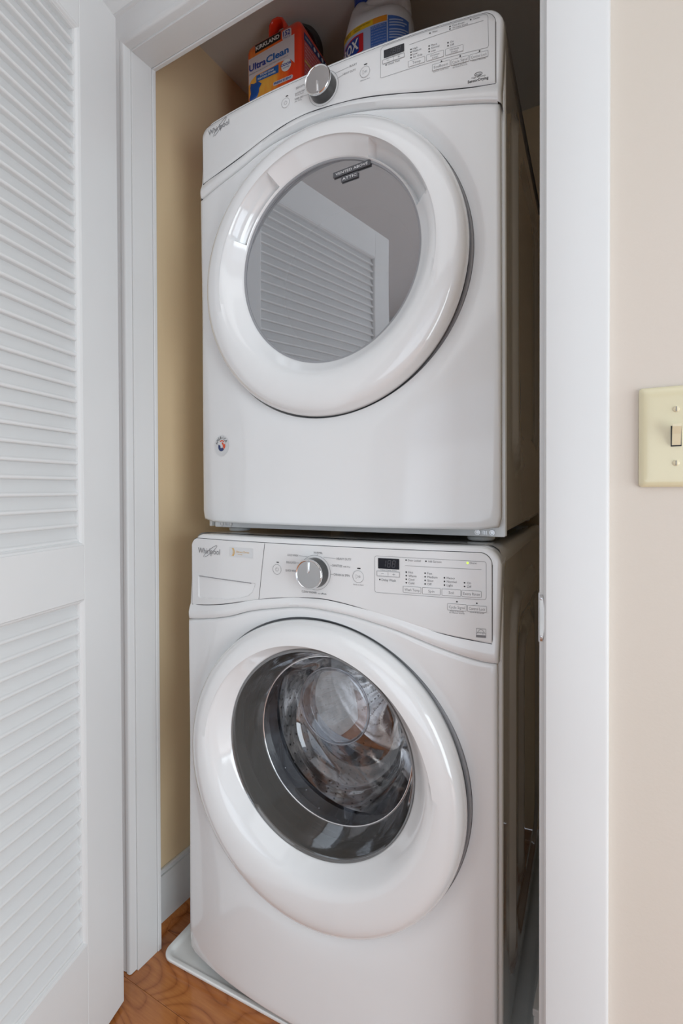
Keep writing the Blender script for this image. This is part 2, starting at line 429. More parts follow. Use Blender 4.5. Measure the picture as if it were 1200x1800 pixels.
# ------------------------------------------------------------------ louvered door
dq = .2978
dm = Matrix.Translation((.038, -.046, .0)) @ Matrix.Rotation(dq-PI/2, 4, 'Z') @ Matrix.Rotation(.0015, 4, 'Y')
# local frame: +x along the leaf away from the hinge, +y towards the closet-opening side (visible face at y=0)
door = bpy.data.objects.new('door_1', None); C.objects.link(door); door.matrix_world = dm
tag(door, kind='structure')
DW, DT = .808, .034
zb, zt = .0087, 2.027
def dbox(name, x0, x1, z0, z1, y0=-DT, y1=0., bev=.0012, mat=louver_paint):
    bm = bmesh.new(); box(bm, x0, x1, y0, y1, z0, z1, bev=bev); return obj(name, bm, mat, door)
SW = .1025
U1, U0, L1, L0 = 1.918, .9675, .866, .2195     # louver openings
dbox('stile', 0, SW, zb, zt); dbox('stile', DW-SW, DW, zb, zt)
for z0, z1 in ((U1, zt), (L1, U0), (zb, L0)): dbox('rail', SW, DW-SW, z0, z1)
# bead mouldings inside each opening
for z0, z1 in ((U0, U1), (L0, L1)):
    x0, x1 = SW, DW-SW
    prof = [(0, -.0005), (.0035, -.0018), (.0055, -.005), (.0065, -.0055), (.0075, -.009), (.0075, -.026), (0, -.026)]
    bm = bmesh.new()
    rings = []
    for u, yy in prof+[prof[0]]:
        rings.append([Vector((x0+u, yy, z0+u)), Vector((x1-u, yy, z0+u)), Vector((x1-u, yy, z1-u)), Vector((x0+u, yy, z1-u))])
    loft(bm, rings); obj('panel_bead', bm, louver_paint, door)
def slat_mesh():
    bm = bmesh.new(); L = DW-2*SW-.013
    sec = [(-.0125, .0158), (-.0113, .0160), (-.0030, -.0060), (-.0010, -.0074), (.0006, -.0086), (.0014, -.0104), (.0012, -.0124), (.0002, -.0138), (-.0012, -.0143), (-.0125, -.0128)]
    rings = []
    for x in (0, L):
        rings.append([Vector((x, p, q)) for p, q in sec])
    loft(bm, rings, True, True, True)
    bmesh.ops.recalc_face_normals(bm, faces=bm.faces)
    me = bpy.data.meshes.new('slat'); bm.to_mesh(me); bm.free(); me.materials.append(louver_paint)
    for f in me.polygons: f.use_smooth = True
    me.set_sharp_from_angle(angle=math.radians(50)); return me
sm = slat_mesh()
for z0, z1 in ((U0, U1), (L0, L1)):
    n = round((z1-z0-.012)/.02845); p = (z1-z0-.012)/n
    for i in range(n):
        o = bpy.data.objects.new('slat', sm); C.objects.link(o); o.parent = door
        o.location = (SW+.0065, -.0070, z0+.006+p*(i+.5)+.0)
for z in (.22, 1.02, 1.82):      # hinge knuckles at the hinge edge
    bm = bmesh.new(); box(bm, -.0025, -.0002, -.030, -.004, z-.045, z+.045, bev=.0005)
    obj('hinge', bm, brushed, door)
# ------------------------------------------------------------------ light switch
SWX, SWZ = 1.0015, 1.1317
sw = root('light_switch', 'ivory plastic double toggle light switch plate on the beige wall right of the doorway', 'light switch',
          Matrix.Translation((SWX, WY, SWZ)))
dxp = .0145-.0145
def plate_ring(w, h, r, y, n=6): return [Vector((a, y, b)) for a, b in rrect(-w/2, w/2, -h/2, h/2, r, n)]
bm = bmesh.new()
hx, hz = .0875, .123
cxp = .0
rings = [plate_ring(hx, hz, .004, -.0005), plate_ring(hx, hz, .004, -.003), plate_ring(hx-.002, hz-.002, .0045, -.0052), plate_ring(hx-.006, hz-.006, .005, -.0068),
         plate_ring(hx-.013, hz-.013, .004, -.0078), plate_ring(hx-.03, hz-.03, .003, -.0080)]
loft(bm, rings, True, True, True)
obj('plate', bm, ivory, sw, smooth=50)
for k, tx in enumerate((-.0047-.0, .0413-.0)):
    txc = tx
    bm = bmesh.new(); box(bm, txc-.0055, txc+.0055, -.0083, -.0076, -.0125, .0125); slot = obj('toggle_slot', bm, black_plastic, sw)
    bm = bmesh.new()
    prof = [(-.0080, -.011), (-.0112, -.011), (-.0130, -.006), (-.0155, .002), (-.0215, .0105), (-.0205, .0135), (-.0175, .0135), (-.0100, .0075), (-.0080, .008)]
    prism(bm, prof, lambda p: Vector((txc-.0045, p[0], p[1])), lambda p: Vector((txc+.0045, p[0], p[1])))
    obj('toggle', bm, ivory_toggle, sw)
    for z in (-.0325, .0325):
        bm = bmesh.new(); lathe_y(bm, [(.0036, -.0079), (.0034, -.0088), (.0022, -.0094), (.0001, -.0096)], txc, z, 20)
        s_ = obj('screw', bm, ivory_toggle, sw, smooth=40)
        bm = bmesh.new(); box(bm, txc-.0004, txc+.0004, -.0099, -.0093, z-.0030, z+.0030); obj('screw_slot', bm, ink, s_)

exec_parts = True
# ------------------------------------------------------------------ the two machines
W = .686; XC = .343; BOW = .028
def bow(x, b=BOW): u = min(1, abs((x-XC)/XC)); return -b*(1-u**2.4)

def machine(kind, M4):
    dry = kind == 'dryer'
    if dry:
        rt = root('clothes_dryer', 'upper white front loading clothes dryer with smoked mirror window, stacked on the washer', 'clothes dryer', M4)
        seam1 = [(.0175, .7945), (.0852, .8033), (.1495, .815), (.2193, .8319), (.2694, .841), (.32, .8439), (.3865, .8393), (.4401, .8325), (.5016, .8197), (.5543, .8079), (.6288, .7953), (.6695, .7918)]
        seam2 = [(.008, .7620), (.1326, .7893), (.190, .8075), (.241, .8190), (.32, .8265), (.3864, .8236), (.4571, .8102), (.5200, .7925), (.5846, .7771), (.6572, .7635), (.679, .7580)]
        ztop = .926; zside = .917; zbot = .018; DCZ, DR = .525, .288; GCZ, GR = .546, .1995
        inx0, inx1, intop = .0185, .6720, .9175
        xt0, xt1 = .021, .687
    else:
        rt = root('washing_machine', 'lower white washing machine with clear round door and steel drum, standing in the drip tray', 'washing machine', M4)
        seam1 = [(.0195, .8142), (.0632, .8179), (.1245, .8273), (.2174, .8471), (.2799, .8567), (.3567, .8625), (.4046, .8588), (.4611, .8495), (.5142, .8383), (.5936, .821), (.6705, .8113)]
        seam2 = [(.006, .7795), (.0441, .7846), (.1325, .8019), (.195, .8210), (.2526, .8323), (.32, .8415), (.4045, .8378), (.46, .8295), (.5142, .8182), (.5935, .7947), (.6584, .7799), (.6834, .7790)]
        ztop = .9725; zside = .941; zbot = .034; DCZ, DR = .527, .2925; GCZ, GR = .561, .2005
        inx0, inx1, intop = .0215, .6715, .9625
        xt0, xt1 = .024, .687
    s1 = smooth_tab(seam1, 72); s2 = smooth_tab(seam2, 72)
    S1 = lambda x: interp(s1, x); S2 = lambda x: interp(s2, x)
    # depth of the front surface at (x, z)
    def ysurf(x, z):
        d = math.hypot(x-XC, z-DCZ)-DR
        b = BOW+max(0, (.5-z))*.030
        y = bow(x, b)
        if z < S2(x)+.002: y += .0105*math.exp(-(max(d, 0)/.022)**1.3) - .002
        else:
            t = (z-S2(x))/max(1e-4, S1(x)-S2(x))
            if t < 1: y += -.0045*math.sin(PI*min(1, max(0, t)))**.8-.0015*(1-t)
        return y
    # ---- lower front panel (polar grid round the door)
    def inside(x, z):
        r = .016
        if z > S2(x): return False
        if x < .006 or x > .680 or z < zbot: return False
        for cx, s in ((.006+r, -1), (.680-r, 1)):
            if (x-cx)*s > 0 and z < zbot+r and math.hypot(x-cx, z-zbot-r) > r: return False
        return True
    angs = [2*PI*i/176 for i in range(176)]
    for cx, cz in ((.008, S2(.008)-.001), (.678, S2(.678)-.001), (.0105, zbot+.0045), (.6755, zbot+.0045)):
        a = math.atan2(cz-DCZ, cx-XC) % (2*PI); k = min(range(len(angs)), key=lambda i: abs(angs[i]-a)); angs[k] = a
    bnd = []
    for a in angs:
        lo, hi = DR, .8
        for _ in range(26):
            m = (lo+hi)/2
            if inside(XC+m*math.cos(a), DCZ+m*math.sin(a)): lo = m
            else: hi = m
        bnd.append(lo)
    rings = []
    r0 = DR+.0035
    rings.append([Vector((XC+(DR-.012)*math.cos(a), .045, DCZ+(DR-.012)*math.sin(a))) for a in angs])
    rings.append([Vector((XC+(r0-.001)*math.cos(a), ysurf(XC+r0*math.cos(a), DCZ+r0*math.sin(a))+.006, DCZ+(r0-.001)*math.sin(a))) for a in angs])
    for k in range(23):
        t = (k/22)**1.5
        rg = []
        for a, R in zip(angs, bnd):
            Re = max(R-.007, r0+.001); rr = r0+(Re-r0)*t; x, z = XC+rr*math.cos(a), DCZ+rr*math.sin(a)
            rg.append(Vector((x, ysurf(x, z), z)))
        rings.append(rg)
    for e, dy in ((.0048, .0007), (.0024, .0022), (.0008, .0045), (.0, .008), (.0006, .022), (.006, .040)):
        rg = []
        for a, R in zip(angs, bnd):
            Re = max(R-e, r0+.0015); x, z = XC+Re*math.cos(a), DCZ+Re*math.sin(a)
            rg.append(Vector((x, ysurf(x, z)+dy, z)))
        rings.append(rg)
    bm = bmesh.new(); loft(bm, rings); obj('front_panel', bm, enamel, rt, smooth=60)
    # ---- console housing: from seam 2 to the top
    def topz(x):
        r = .034; z = ztop
        for cx, s in ((xt0+r, -1), (xt1-r, 1)):
            q = (x-cx)*s
            if q > 0: z = ztop-r+math.sqrt(max(0, r*r-min(q, r)**2))
        return z
    def xedge(z, s):      # side outline of the housing (tapers slightly out towards the bottom)
        t = max(0, min(1, (z-.78)/(ztop-.78)))
        return (.008+(xt0-.008)*t) if s < 0 else (.6815+(xt1-.6815)*t)
    NX, NZ = 84, 22
    def hp(u, v, e=0, dy=0):
        # u,v in 0..1 over the housing outline, inset e
        zz0 = S2(.006+u*.676)
        x = .5
        for _ in range(3):
            z = zz0+(v*(ztop-zz0))
            x = xedge(z, -1)+e+(xedge(z, 1)-xedge(z, -1)-2*e)*u
            zt_ = topz(min(max(x, xt0+.0005), xt1-.0005)); zz0 = S2(x)
            z = zz0+e*.3+(zt_-e-zz0-e*.3)*v
            x = xedge(z, -1)+e+(xedge(z, 1)-xedge(z, -1)-2*e)*u
        return Vector((x, ysurf(x, z)+dy, z))
    bm = bmesh.new()
    us = [.5-.5*math.cos(PI*i/NX) for i in range(NX+1)]
    vs_ = [0, .04, .1, .16, .22, .28]+[.28+.72*k/14 for k in range(1, 15)]
    grid = [[hp(u, v, .006) for u in us] for v in vs_]
    loft(bm, grid, close=False)
    # bullnose around the outline: left, top, right
    path = [(0, v) for v in vs_]+[(u, 1) for u in us[1:-1]]+[(1, v) for v in reversed(vs_)]
    edge = [[hp(u, v, e, dy) for u, v in path] for e, dy in ((.006, 0), (.0035, .0008), (.0015, .0026), (.0003, .0055), (0, .010), (0, .030), (.002, .060))]
    if not dry:
        pass
    loft(bm, edge, close=False)
    # lower lip turning back at seam 2
    lip = [[Vector((hp(u, 0, .006).x, hp(u, 0, .006).y+dy, hp(u, 0, .006).z+dz)) for u in us] for dy, dz in ((0, 0), (.002, -.0012), (.012, -.0012))]
    loft(bm, lip, close=False)
    bmesh.ops.remove_doubles(bm, verts=bm.verts, dist=.0002)
    hous = obj('console_housing', bm, enamel, rt, smooth=60)
    # ---- fascia: inset glossy control panel bounded by seam 1
    def fz_top(x):
        r = .020; z = intop
        for cx, s in ((inx0+r, -1), (inx1-r, 1)):
            q = (x-cx)*s
            if q > 0: z = intop-r+math.sqrt(max(0, r*r-min(q, r)**2))
        return z
    def fp(u, v, e=0, dy=0):
        x = inx0+e+(inx1-inx0-2*e)*u
        # lean of the left edge of the washer fascia
        z = S1(x)+.0012+e+(fz_top(x)-e-S1(x)-.0012-e)*v
        return Vector((x, bow(x)-.0012+dy+pocket_d(x, z), z))
    def pocket_d(x, z):
        if dry or not (.040 < x < .212 and .82 < z < .885): return 0
        zt_ = .8803-(x-.0469)*.0095
        zl = interp([(.040, .8330), (.060, .8340), (.0900, .8360), (.1328, .8390), (.1620, .8440), (.1894, .8520), (.2000, .8600), (.206, .8700)], x)
        if z > zt_ or z < zl: return 0
        a = min(1, (x-.044)/.008) if x < .052 else min(1, (.2065-x)/.007) if x > .1995 else 1
        t = (z-zl)/(zt_-zl)
        return max(0, a)*.042*(t**.7)*min(1, (zt_-z)/.0006)
    bm = bmesh.new()
    NR = 10 if dry else 110
    uf = us if dry else sorted(set(list(us)+[i/300 for i in range(8, 90)]))
    loft(bm, [[fp(u, k/NR, .0008) for u in uf] for k in range(NR+1)], close=False)
    path2 = [(0, v/10) for v in range(11)]+[(u, 1) for u in us[1:-1]]+[(1, v/10) for v in range(10, -1, -1)]+[(u, 0) for u in reversed(us[1:-1])]
    loft(bm, [[fp(u, v, e, dy) for u, v in path2] for e, dy in ((.0008, 0), (0, .0006), (0, .003))], close=True)
    bmesh.ops.remove_doubles(bm, verts=bm.verts, dist=.0001)
    fas = obj('control_panel', bm, plastic, rt, smooth=50)
    bm = bmesh.new()
    low = [fp(u, 0, 0, .0006) for u in us]
    tube(bm, [p+Vector((0, 0, -.0009)) for p in low], .0010 if dry else .0007, 6)
    rest = [fp(0, v/10, -.0004, .0012) for v in range(11)]+[fp(u, 1, -.0004, .0012) for u in us[1:-1]]+[fp(1, v/10, -.0004, .0012) for v in range(10, -1, -1)]
    tube(bm, rest, .0007, 5)
    obj('panel_seam', bm, dark_line, fas, smooth=60)
    fm = lambda x, z: Vector((x, bow(x)-.00165, z))
    fm2 = lambda x, z: Vector((x, bow(x)-.0020, z))
    # ---- cabinet: sides, back, top
    D = .735
    def side(x, s):
        """side panel as a grid with pressed ribs"""
        bm = bmesh.new(); ny, nz = 46, 60; rg = []
        if dry: rib = lambda y, z: ((abs(y-(.150-.10*math.sin(PI*(z-.1)/.8)*.3)) < .004) and .18 < z < .86, )
        for j in range(nz+1):
            z = (zbot+.0)+(zside-zbot)*j/nz; row = []
            for i in range(ny+1):
                t = i/ny; y = .03+(D-.03)*t
                # concentric rounded raised fields
                def fld(y0, y1, z0, z1, r, dep, sft=.009):
                    dx = max(y0-y, y-y1); dz = max(z0-z, z-z1)
                    q = (math.hypot(max(dx+r, 0), max(dz+r, 0))-r) if (dx > -r and dz > -r) else max(dx, dz)
                    k = max(0, min(1, .5-q/(2*sft))); return dep*k*k*(3-2*k)
                if dry: o_ = fld(.14, .62, .13, .86, .09, .010)-fld(.20, .56, .20, .79, .07, .008)
                else: o_ = fld(.145, .63, .10, .86, .10, .010)-fld(.185, .59, .16, .80, .08, .009)+fld(.27, .52, .20, .76, .08, .009)
                row.append(Vector((x-s*.006+s*o_*.9, y, z)))
            rg.append(row)
        loft(bm, rg, close=False)
        # front return flange
        loft(bm, [[Vector((x-s*.006, .03, z)), Vector((x-s*.001, .027, z)), Vector((x-s*.003, .0225, z)), Vector((x-s*.010, .022, z)), Vector((x-s*.012, .036, z)), Vector((x-s*.03, .037, z))] for z in (zbot-.012, .3, .6, zside-.012)], close=False)
        return obj('side_panel', bm, side_enamel, rt, smooth=45)
    side(0, -1); side(W, 1)
    bm = bmesh.new(); box(bm, .006, W-.006, D-.003, D, zbot, zside, bev=.001); obj('back_panel', bm, side_enamel, rt)
    # top cover: sweeps from the console back with rounded sides
    bm = bmesh.new()
    prof = [(.0, 0), (.001, .35), (.006, .75), (.016, .95), (.034, 1.0)]
    rg = []
    hgt = (ztop-zside) if not dry else .008
    for y_, hs in (([.03, 1.0], [.10, .92], [.30, .86], [D, .82]) if not dry else ([.03, 1.0], [.08, .9], [D, .9])):
        row = []
        for u, f in prof: row.append(Vector((.002+u, y_, zside+hgt*f*hs)))
        for u, f in reversed(prof): row.append(Vector((W-.002-u, y_, zside+hgt*f*hs)))
        rg.append(row)
    loft(bm, rg, close=False)
    bm.faces.new([bm.verts.new(v) for v in rg[-1]])
    obj('top_cover', bm, side_enamel if dry else enamel, rt, smooth=50)
    for fx0, fx1 in ((.010, .038), (W-.038, W-.010)):
        bm = bmesh.new(); box(bm, fx0, fx1, .014, .050, .70, .84); obj('seam_filler', bm, enamel, rt)
    # inner chassis so nothing is hollow behind gaps
    bm = bmesh.new(); lathe_y(bm, [(DR-.012, .045), (DR-.012, .060), (GR+.02, .060)], XC, DCZ, 96)
    obj('door_recess', bm, grey_gasket, rt, smooth=40)
    # feet
    for fx in (.055, W-.055):
        for fy in (.07, D-.07):
            bm = bmesh.new(); zf = zbot-.010
            zlow = -.0065 if dry else .0105
            lathe_z(bm, [(.0001, zlow), (.024, zlow), (.026, zlow+.003), (.025, zlow+.007), (.020, zlow+.009), (.010, zlow+.0095), (.010, zbot+.01)], fx, fy, 24)
            obj('foot', bm, tub_white, rt, smooth=40)
    # bottom chassis rail visible under the front
    bm = bmesh.new(); zr0 = .004 if dry else .020
    box(bm, .02, W-.004, .022, .04, zr0, zbot+.02, bev=.001)
    box(bm, .01, W-.01, .04, D-.004, max(zr0, .010), zbot+.01)
    rail = obj('base_rail', bm, enamel, rt)
    if dry:
        for gx in (.04, W-.052):
            bm = bmesh.new()
            for k, dx in enumerate((0, .026)):
                lathe_y(bm, [(.0055, .0215), (.005, .0205), (.0035, .0205), (.003, .0215), (.0001, .0215)], gx+dx, .0115, 16)
            for q in range(3): box(bm, gx+.0095+q*.003, gx+.011+q*.003, .0205, .0218, .008, .015)
            obj('rail_fastener', bm, brushed, rail, smooth=40)
    # ---- door: lofted ring whose window sits a little above the centre
    NA = 224
    pocket = [(math.radians(121), math.radians(159)), (math.radians(17.5), math.radians(61))] if dry else []
    def prt(a, r, y):
        d = 0
        for a0, a1 in pocket:
            q = min(a-a0, a1-a); k = max(0, min(1, q/math.radians(1.6)))
            k = k*k*(3-2*k)
            w_ = max(0, min(1, (r-(GR+.0035))/.004))*max(0, min(1, (GR+.031-r)/.004))
            d = max(d, .026*k*w_)
        return y+d
    prof = [(1.0, DR-.010, .030), (1, DR-.004, -.010), (1, DR, -.024), (1, DR-.0012, -.034), (1, DR-.005, -.0425), (1, DR-.011, -.0490), (1, DR-.019, -.0535),
            (.96, DR-.029, -.0560), (.9, DR-.039, -.0572), (.78, DR-.050, -.0570)]
    inner = [(.35, GR+.040, -.0560), (.22, GR+.034, -.0540), (.16, GR+.030, -.0520), (.13, GR+.0275, -.0502), (.11, GR+.025, -.0482), (.08, GR+.0205, -.0440), (.06, GR+.0165, -.0395),
             (.04, GR+.012, -.0345), (.02, GR+.008, -.0300), (.01, GR+.005, -.0268), (.0, GR+.0025, -.0240), (0, GR+.0005, -.0215), (0, GR-.0005, -.0170), (0, GR, .02)]
    rings = []
    for w_, r, y in prof+inner:
        cz = GCZ+(DCZ-GCZ)*w_; rg = []
        for i in range(NA):
            a = 2*PI*i/NA; yy = prt(a, r, y) if w_ < .5 else y
            rg.append(Vector((XC+r*math.cos(a), yy, cz+r*math.sin(a))))
        rings.append(rg)
    bm = bmesh.new(); loft(bm, rings)
    dr = obj('door', bm, doorplastic, rt, smooth=48)
    bm = bmesh.new(); lathe_y(bm, [(DR+.0028, .03), (DR+.0028, -.006), (DR+.0005, -.0085), (DR-.004, -.006)], XC, DCZ, 128)
    obj('door_gasket', bm, grey_gasket, dr, smooth=40)
    if dry:
        # window pane, dark bezel line, embossed tape label
        bm = bmesh.new(); lathe_y(bm, [(GR+.0002, -.0195), (GR-.0035, -.0190), (GR-.0040, -.0155)], XC, GCZ, 128)
        obj('window_bezel', bm, grey_gasket, dr, smooth=40)
        bm = bmesh.new()
        rg = [circ(XC, GCZ, r, -.0165-.0022*(1-(r/GR)**2), 96) for r in (GR-.003, .17, .13, .09, .05, .02)]
        vr = loft(bm, rg, True, False, True)
        obj('window_pane', bm, dryer_glass, dr, smooth=60)
        # drum throat behind the pane
        bm = bmesh.new()
        lathe_y(bm, [(GR, .0), (GR-.012, .01), (GR-.02, .03), (.165, .05), (.162, .085)], XC, GCZ-.006, 64)
        obj('inner_bulkhead', bm, enamel, dr, smooth=40)
        bm = bmesh.new(); lathe_y(bm, [(.200, .10), (.26, .13), (.26, .58), (.0001, .60)], XC, GCZ-.01, 64)
        obj('drum', bm, steel, rt, smooth=40)
        # tape: tilted strips stuck on the glass
        tapes = [(.4035, .7130, .080, .0105, 'VENTED ABOVE'), (.3990, .6990, .036, .0105, 'ATTIC')]
        for cx, cz, w_, h_, s_ in tapes:
            tl = -.010
            mp = lambda x, z, cx=cx, cz=cz: Vector((cx+x, -.0206, cz+z+x*.055))
            bm = bmesh.new()
            prism(bm, [(-w_/2, -h_/2), (w_/2, -h_/2), (w_/2, h_/2), (-w_/2, h_/2)], lambda p: mp(*p), lambda p: mp(*p)+Vector((0, .0016, 0)))
            tp = obj('label_tape', bm, label_tape, dr)
            bm = bmesh.new(); text(bm, s_, 0, -.0026, .0052, lambda x, z: mp(x, z)+Vector((0, -.0002, 0)), width=w_*.86, align='c')
            obj('tape_lettering', bm, white_print, tp)
    else:
        cz = GCZ
        # smoky funnel between outer rim and the bright ring, then the clear bowl
        bm = bmesh.new()
        cd = lambda t: cz-.006*t
        pr = [(GR, -.0205), (GR-.001, -.0225), (GR-.004, -.0215), (GR-.0075, -.012), (GR-.013, .008), (GR-.020, .030), (GR-.029, .052)]
        loft(bm, [circ(XC, cd(i/6), r, y, 112) for i, (r, y) in enumerate(pr)])
        obj('smoky_rim', bm, smoky_rim, dr, smooth=50)
        bm = bmesh.new(); tube(bm, circ(XC, cd(1), GR-.0295, .052, 96), .0016, 8, close=True)
        obj('bright_ring', bm, chrome, dr, smooth=60)
        bm = bmesh.new()
        pr = [(GR-.031, .053), (.166, .066), (.158, .095), (.145, .125), (.125, .145), (.105, .152), (.09, .150), (.06, .143), (.03, .140), (.004, .139)]
        loft(bm, [circ(XC, cd(1), r, y, 96) for r, y in pr], True, False, True)
        gb = obj('glass_bowl', bm, washer_glass, dr, smooth=60)
        bm = bmesh.new(); loft(bm, [circ(XC-.040, cz+.024, r, y, 64) for r, y in ((.086, .1385), (.084, .1345), (.078, .1325), (.04, .131), (.002, .1305))], True, False, True)  # extra glossy glass disc set off-centre in the bowl
        obj('bowl_disc', bm, disc_glass, gb, smooth=60)
        bm = bmesh.new(); tube(bm, circ(XC-.040, cz+.024, .085, .1365, 72), .0022, 8, close=True)
        obj('disc_edge', bm, disc_glass, gb, smooth=60)
        bm = bmesh.new()
        for _ in range(150):
            a = random.uniform(0, 2*PI); k = random.random()
            r = .166-.075*k if random.random() < .6 else random.uniform(.02, .15)
            y = interp([(.004, .139), (.06, .143), (.09, .150), (.105, .152), (.125, .145), (.145, .125), (.158, .095), (.166, .066)], r)
            rr = random.uniform(.0007, .0017)
            m_ = Matrix.Translation((XC+r*math.cos(a), y-.0006, cd(1)+r*math.sin(a)))
            bmesh.ops.create_icosphere(bm, subdivisions=1, radius=rr, matrix=m_)
        obj('water_droplets', bm, clear_bead, dr, smooth=80, kind='stuff')
        # rubber bellows, drum with holes, baffles
        bm = bmesh.new()
        lathe_y(bm, [(.2, .058), (.196, .070), (.205, .085), (.190, .100), (.206, .115), (.188, .130), (.205, .145), (.225, .15)], XC, cz-.012, 80)
        obj('door_bellows', bm, rubber, rt, smooth=60)
        bm = bmesh.new()
        DZ = cz-.012
        rg = []
        for i in range(15):
            y = .152+(.50-.152)*i/14
            rg.append([Vector((XC+(.235-.004*abs(math.sin(i*PI/3.5+k*.3)))*math.cos(2*PI*k/96), y, DZ+(.235-.004*abs(math.sin(i*PI/3.5+k*.3)))*math.sin(2*PI*k/96))) for k in range(96)])
        loft(bm, [circ(XC, DZ, .195, .150, 96)]+rg)
        drum = obj('drum', bm, steel, rt, smooth=60)
        bm = bmesh.new()
        NAb, rr_ = 120, [.235, .225, .20, .17, .14, .11, .08, .055, .045, .02, .002]
        rg = []
        for r in rr_:
            ring = []
            for k in range(NAb):
                a = 2*PI*k/NAb
                sp = max(0, math.cos(3*(a-.35)))**6*max(0, 1-abs(r-.11)/.12)
                fl = .0012*math.cos(24*a)*(1 if .05 < r < .2 else 0)
                ring.append(Vector((XC+r*math.cos(a), .505-.022*sp-.02*(r < .05)+fl-.02*(r/.235)**3, DZ+r*math.sin(a))))
            rg.append(ring)
        loft(bm, rg, True, False, True); back = obj('drum_back', bm, steel, drum, smooth=60)
        bm = bmesh.new()
        for k in range(40):
            a = 2*PI*k/40
            for q in range(9):
                r = .07+.014*q
                lathe_y(bm, [(.0016, .4960-.02*(r/.235)**3), (.0001, .4955-.02*(r/.235)**3)], XC+r*math.cos(a), DZ+r*math.sin(a), 6)
        for j in range(9):
            for k in range(64):
                a = 2*PI*k/64+j*.05; y = .18+.034*j; r = .2275
                c_ = Vector((XC+r*math.cos(a), y, DZ+r*math.sin(a))); t1 = Vector((-math.sin(a), 0, math.cos(a)))*.0022; t2 = Vector((0, .0022, 0))
                bm.faces.new([bm.verts.new(c_+t1*math.cos(q)+t2*math.sin(q)) for q in (0, PI/3, 2*PI/3, PI, 4*PI/3, 5*PI/3)])
        obj('drum_perforation', bm, dark_line, drum, kind='stuff')
        for k in range(3):
            a = .6+2*PI*k/3
            bm = bmesh.new(); rg = []
            for i in range(9):
                y = .165+.33*i/8; h = .045*math.sin(PI*min(1, max(0, (i+.4)/8.8)))**.5
                row = []
                for w_, q in ((-.034, 0), (-.024, .35), (-.012, .85), (0, 1), (.012, .85), (.024, .35), (.034, 0)):
                    r = .233-h*q; aa = a+w_/.22+.15*math.sin(i*.5)
                    row.append(Vector((XC+r*math.cos(aa), y, DZ+r*math.sin(aa))))
                rg.append(row)
            loft(bm, rg, close=False); obj('baffle', bm, steel, drum, smooth=70)
    # ---- console print and controls
    bm = bmesh.new()           # grey ink
    bk = bmesh.new()           # black ink
    def line(p, q, w=.0005): outline(bm, [p, q], w, fm, close=False)
    def dot(x, z, r=.00135): flat(bk, disc2(x, z, r, 12), fm)
    def lab(s, x, z, h=.0042, w=None, al='l'): text(bm, s, x, z, h, fm, width=w, align=al)
    def button_box(nm, x0, x1, z0, z1, lines, hb=.0052):
        b_ = bmesh.new(); poly = rrect(x0, x1, z0, z1, .0008, 2)
        prism(b_, poly, lambda p: fm(*p)+Vector((0, -.0004, 0)), lambda p: fm(*p)+Vector((0, .0012, 0)))
        o = obj('button', b_, plastic, fas)
        t_ = bmesh.new(); outline(t_, poly, .0005, lambda x, z: fm(x, z)+Vector((0, -.0005, 0)))
        H = (z1-z0); nl = len(lines)
        for i, s in enumerate(lines):
            hh = .0036 if nl > 1 else .0048
            zc = z1-.0051-.0044*i
            wmax = (x1-x0)*.86; asp = text_polys(s)[2]
            text(t_, s, (x0+x1)/2, (zc if nl > 1 else (z0+z1)/2-hh/2), hh, lambda x, z: fm(x, z)+Vector((0, -.0005, 0)), width=min(wmax, asp*hh), align='c')
        obj('button_legend', t_, ink, o)
    def round_button(x, z, r, sym):
        b_ = bmesh.new()
        m3 = bow(x)
        lathe_y(b_, [(r, m3-.0005), (r-.0006, m3-.0022), (r*.5, m3-.0024), (.0002, m3-.0024)], x, z, 28)
        o = obj('round_button', b_, plastic, fas, smooth=40)
        t_ = bmesh.new(); f3 = lambda a, b: Vector((a, bow(x)-.0027, b))
        outline(t_, disc2(x, z, r*.97, 28), .0005, f3)
        if sym == 'power':
            outline(t_, [(x+.0034*math.sin(q), z+.0034*math.cos(q)) for q in [.5+i*(2*PI-1)/14 for i in range(15)]], .0006, f3, close=False)
            outline(t_, [(x, z+.0045), (x, z+.0008)], .0006, f3, close=False)
        else:
            outline(t_, [(x-.0045, z+.0038), (x-.0045, z-.0038), (x+.0005, z)], .0006, f3)
            outline(t_, [(x+.0018, z+.0022), (x+.0018, z-.0022)], .0006, f3, close=False); outline(t_, [(x+.0038, z+.0022), (x+.0038, z-.0022)], .0006, f3, close=False)
        obj('button_legend', t_, ink, o)
    # maker's name with its swoosh, raised silver on the washer, printed on the dryer
    lx0, lx1, lz = (.0395, .106, .8935) if dry else (.0440, .1130, .9285)
    lg = bmesh.new(); ff = (lambda x, z: fm2(x, z))
    text(lg, 'Whirlpool', lx0, lz+(.0025), .0125, ff, width=lx1-lx0)
    ex, ez = lx0+(lx1-lx0)*.56, lz+.0078
    sw_ = []
    for i in range(30):
        a = math.radians(-150)+math.radians(330)*i/29
        px, pz = .0250*math.cos(a), .0040*math.sin(a); r_ = math.radians(32)
        sw_.append((ex+px*math.cos(r_)-pz*math.sin(r_), ez+px*math.sin(r_)+pz*math.cos(r_)))
    outline(lg, sw_, .0010, ff, close=False)
    obj('maker_emblem', lg, ink if dry else emblem_grey, fas)
    # dial
    kx, kz = (.3481, .8800) if dry else (.3500, .9115)
    outline(bm, disc2(kx, kz, .0330, 40), .0005, fm)
    kb = bow(kx)
    b_ = bmesh.new()
    lathe_y(b_, [(.0285, kb-.001), (.0282, kb-.006), (.0268, kb-.021), (.0266, kb-.0225)], kx, kz, 56)
    kn = obj('dial', b_, knob_dark, fas, smooth=40)
    b_ = bmesh.new()
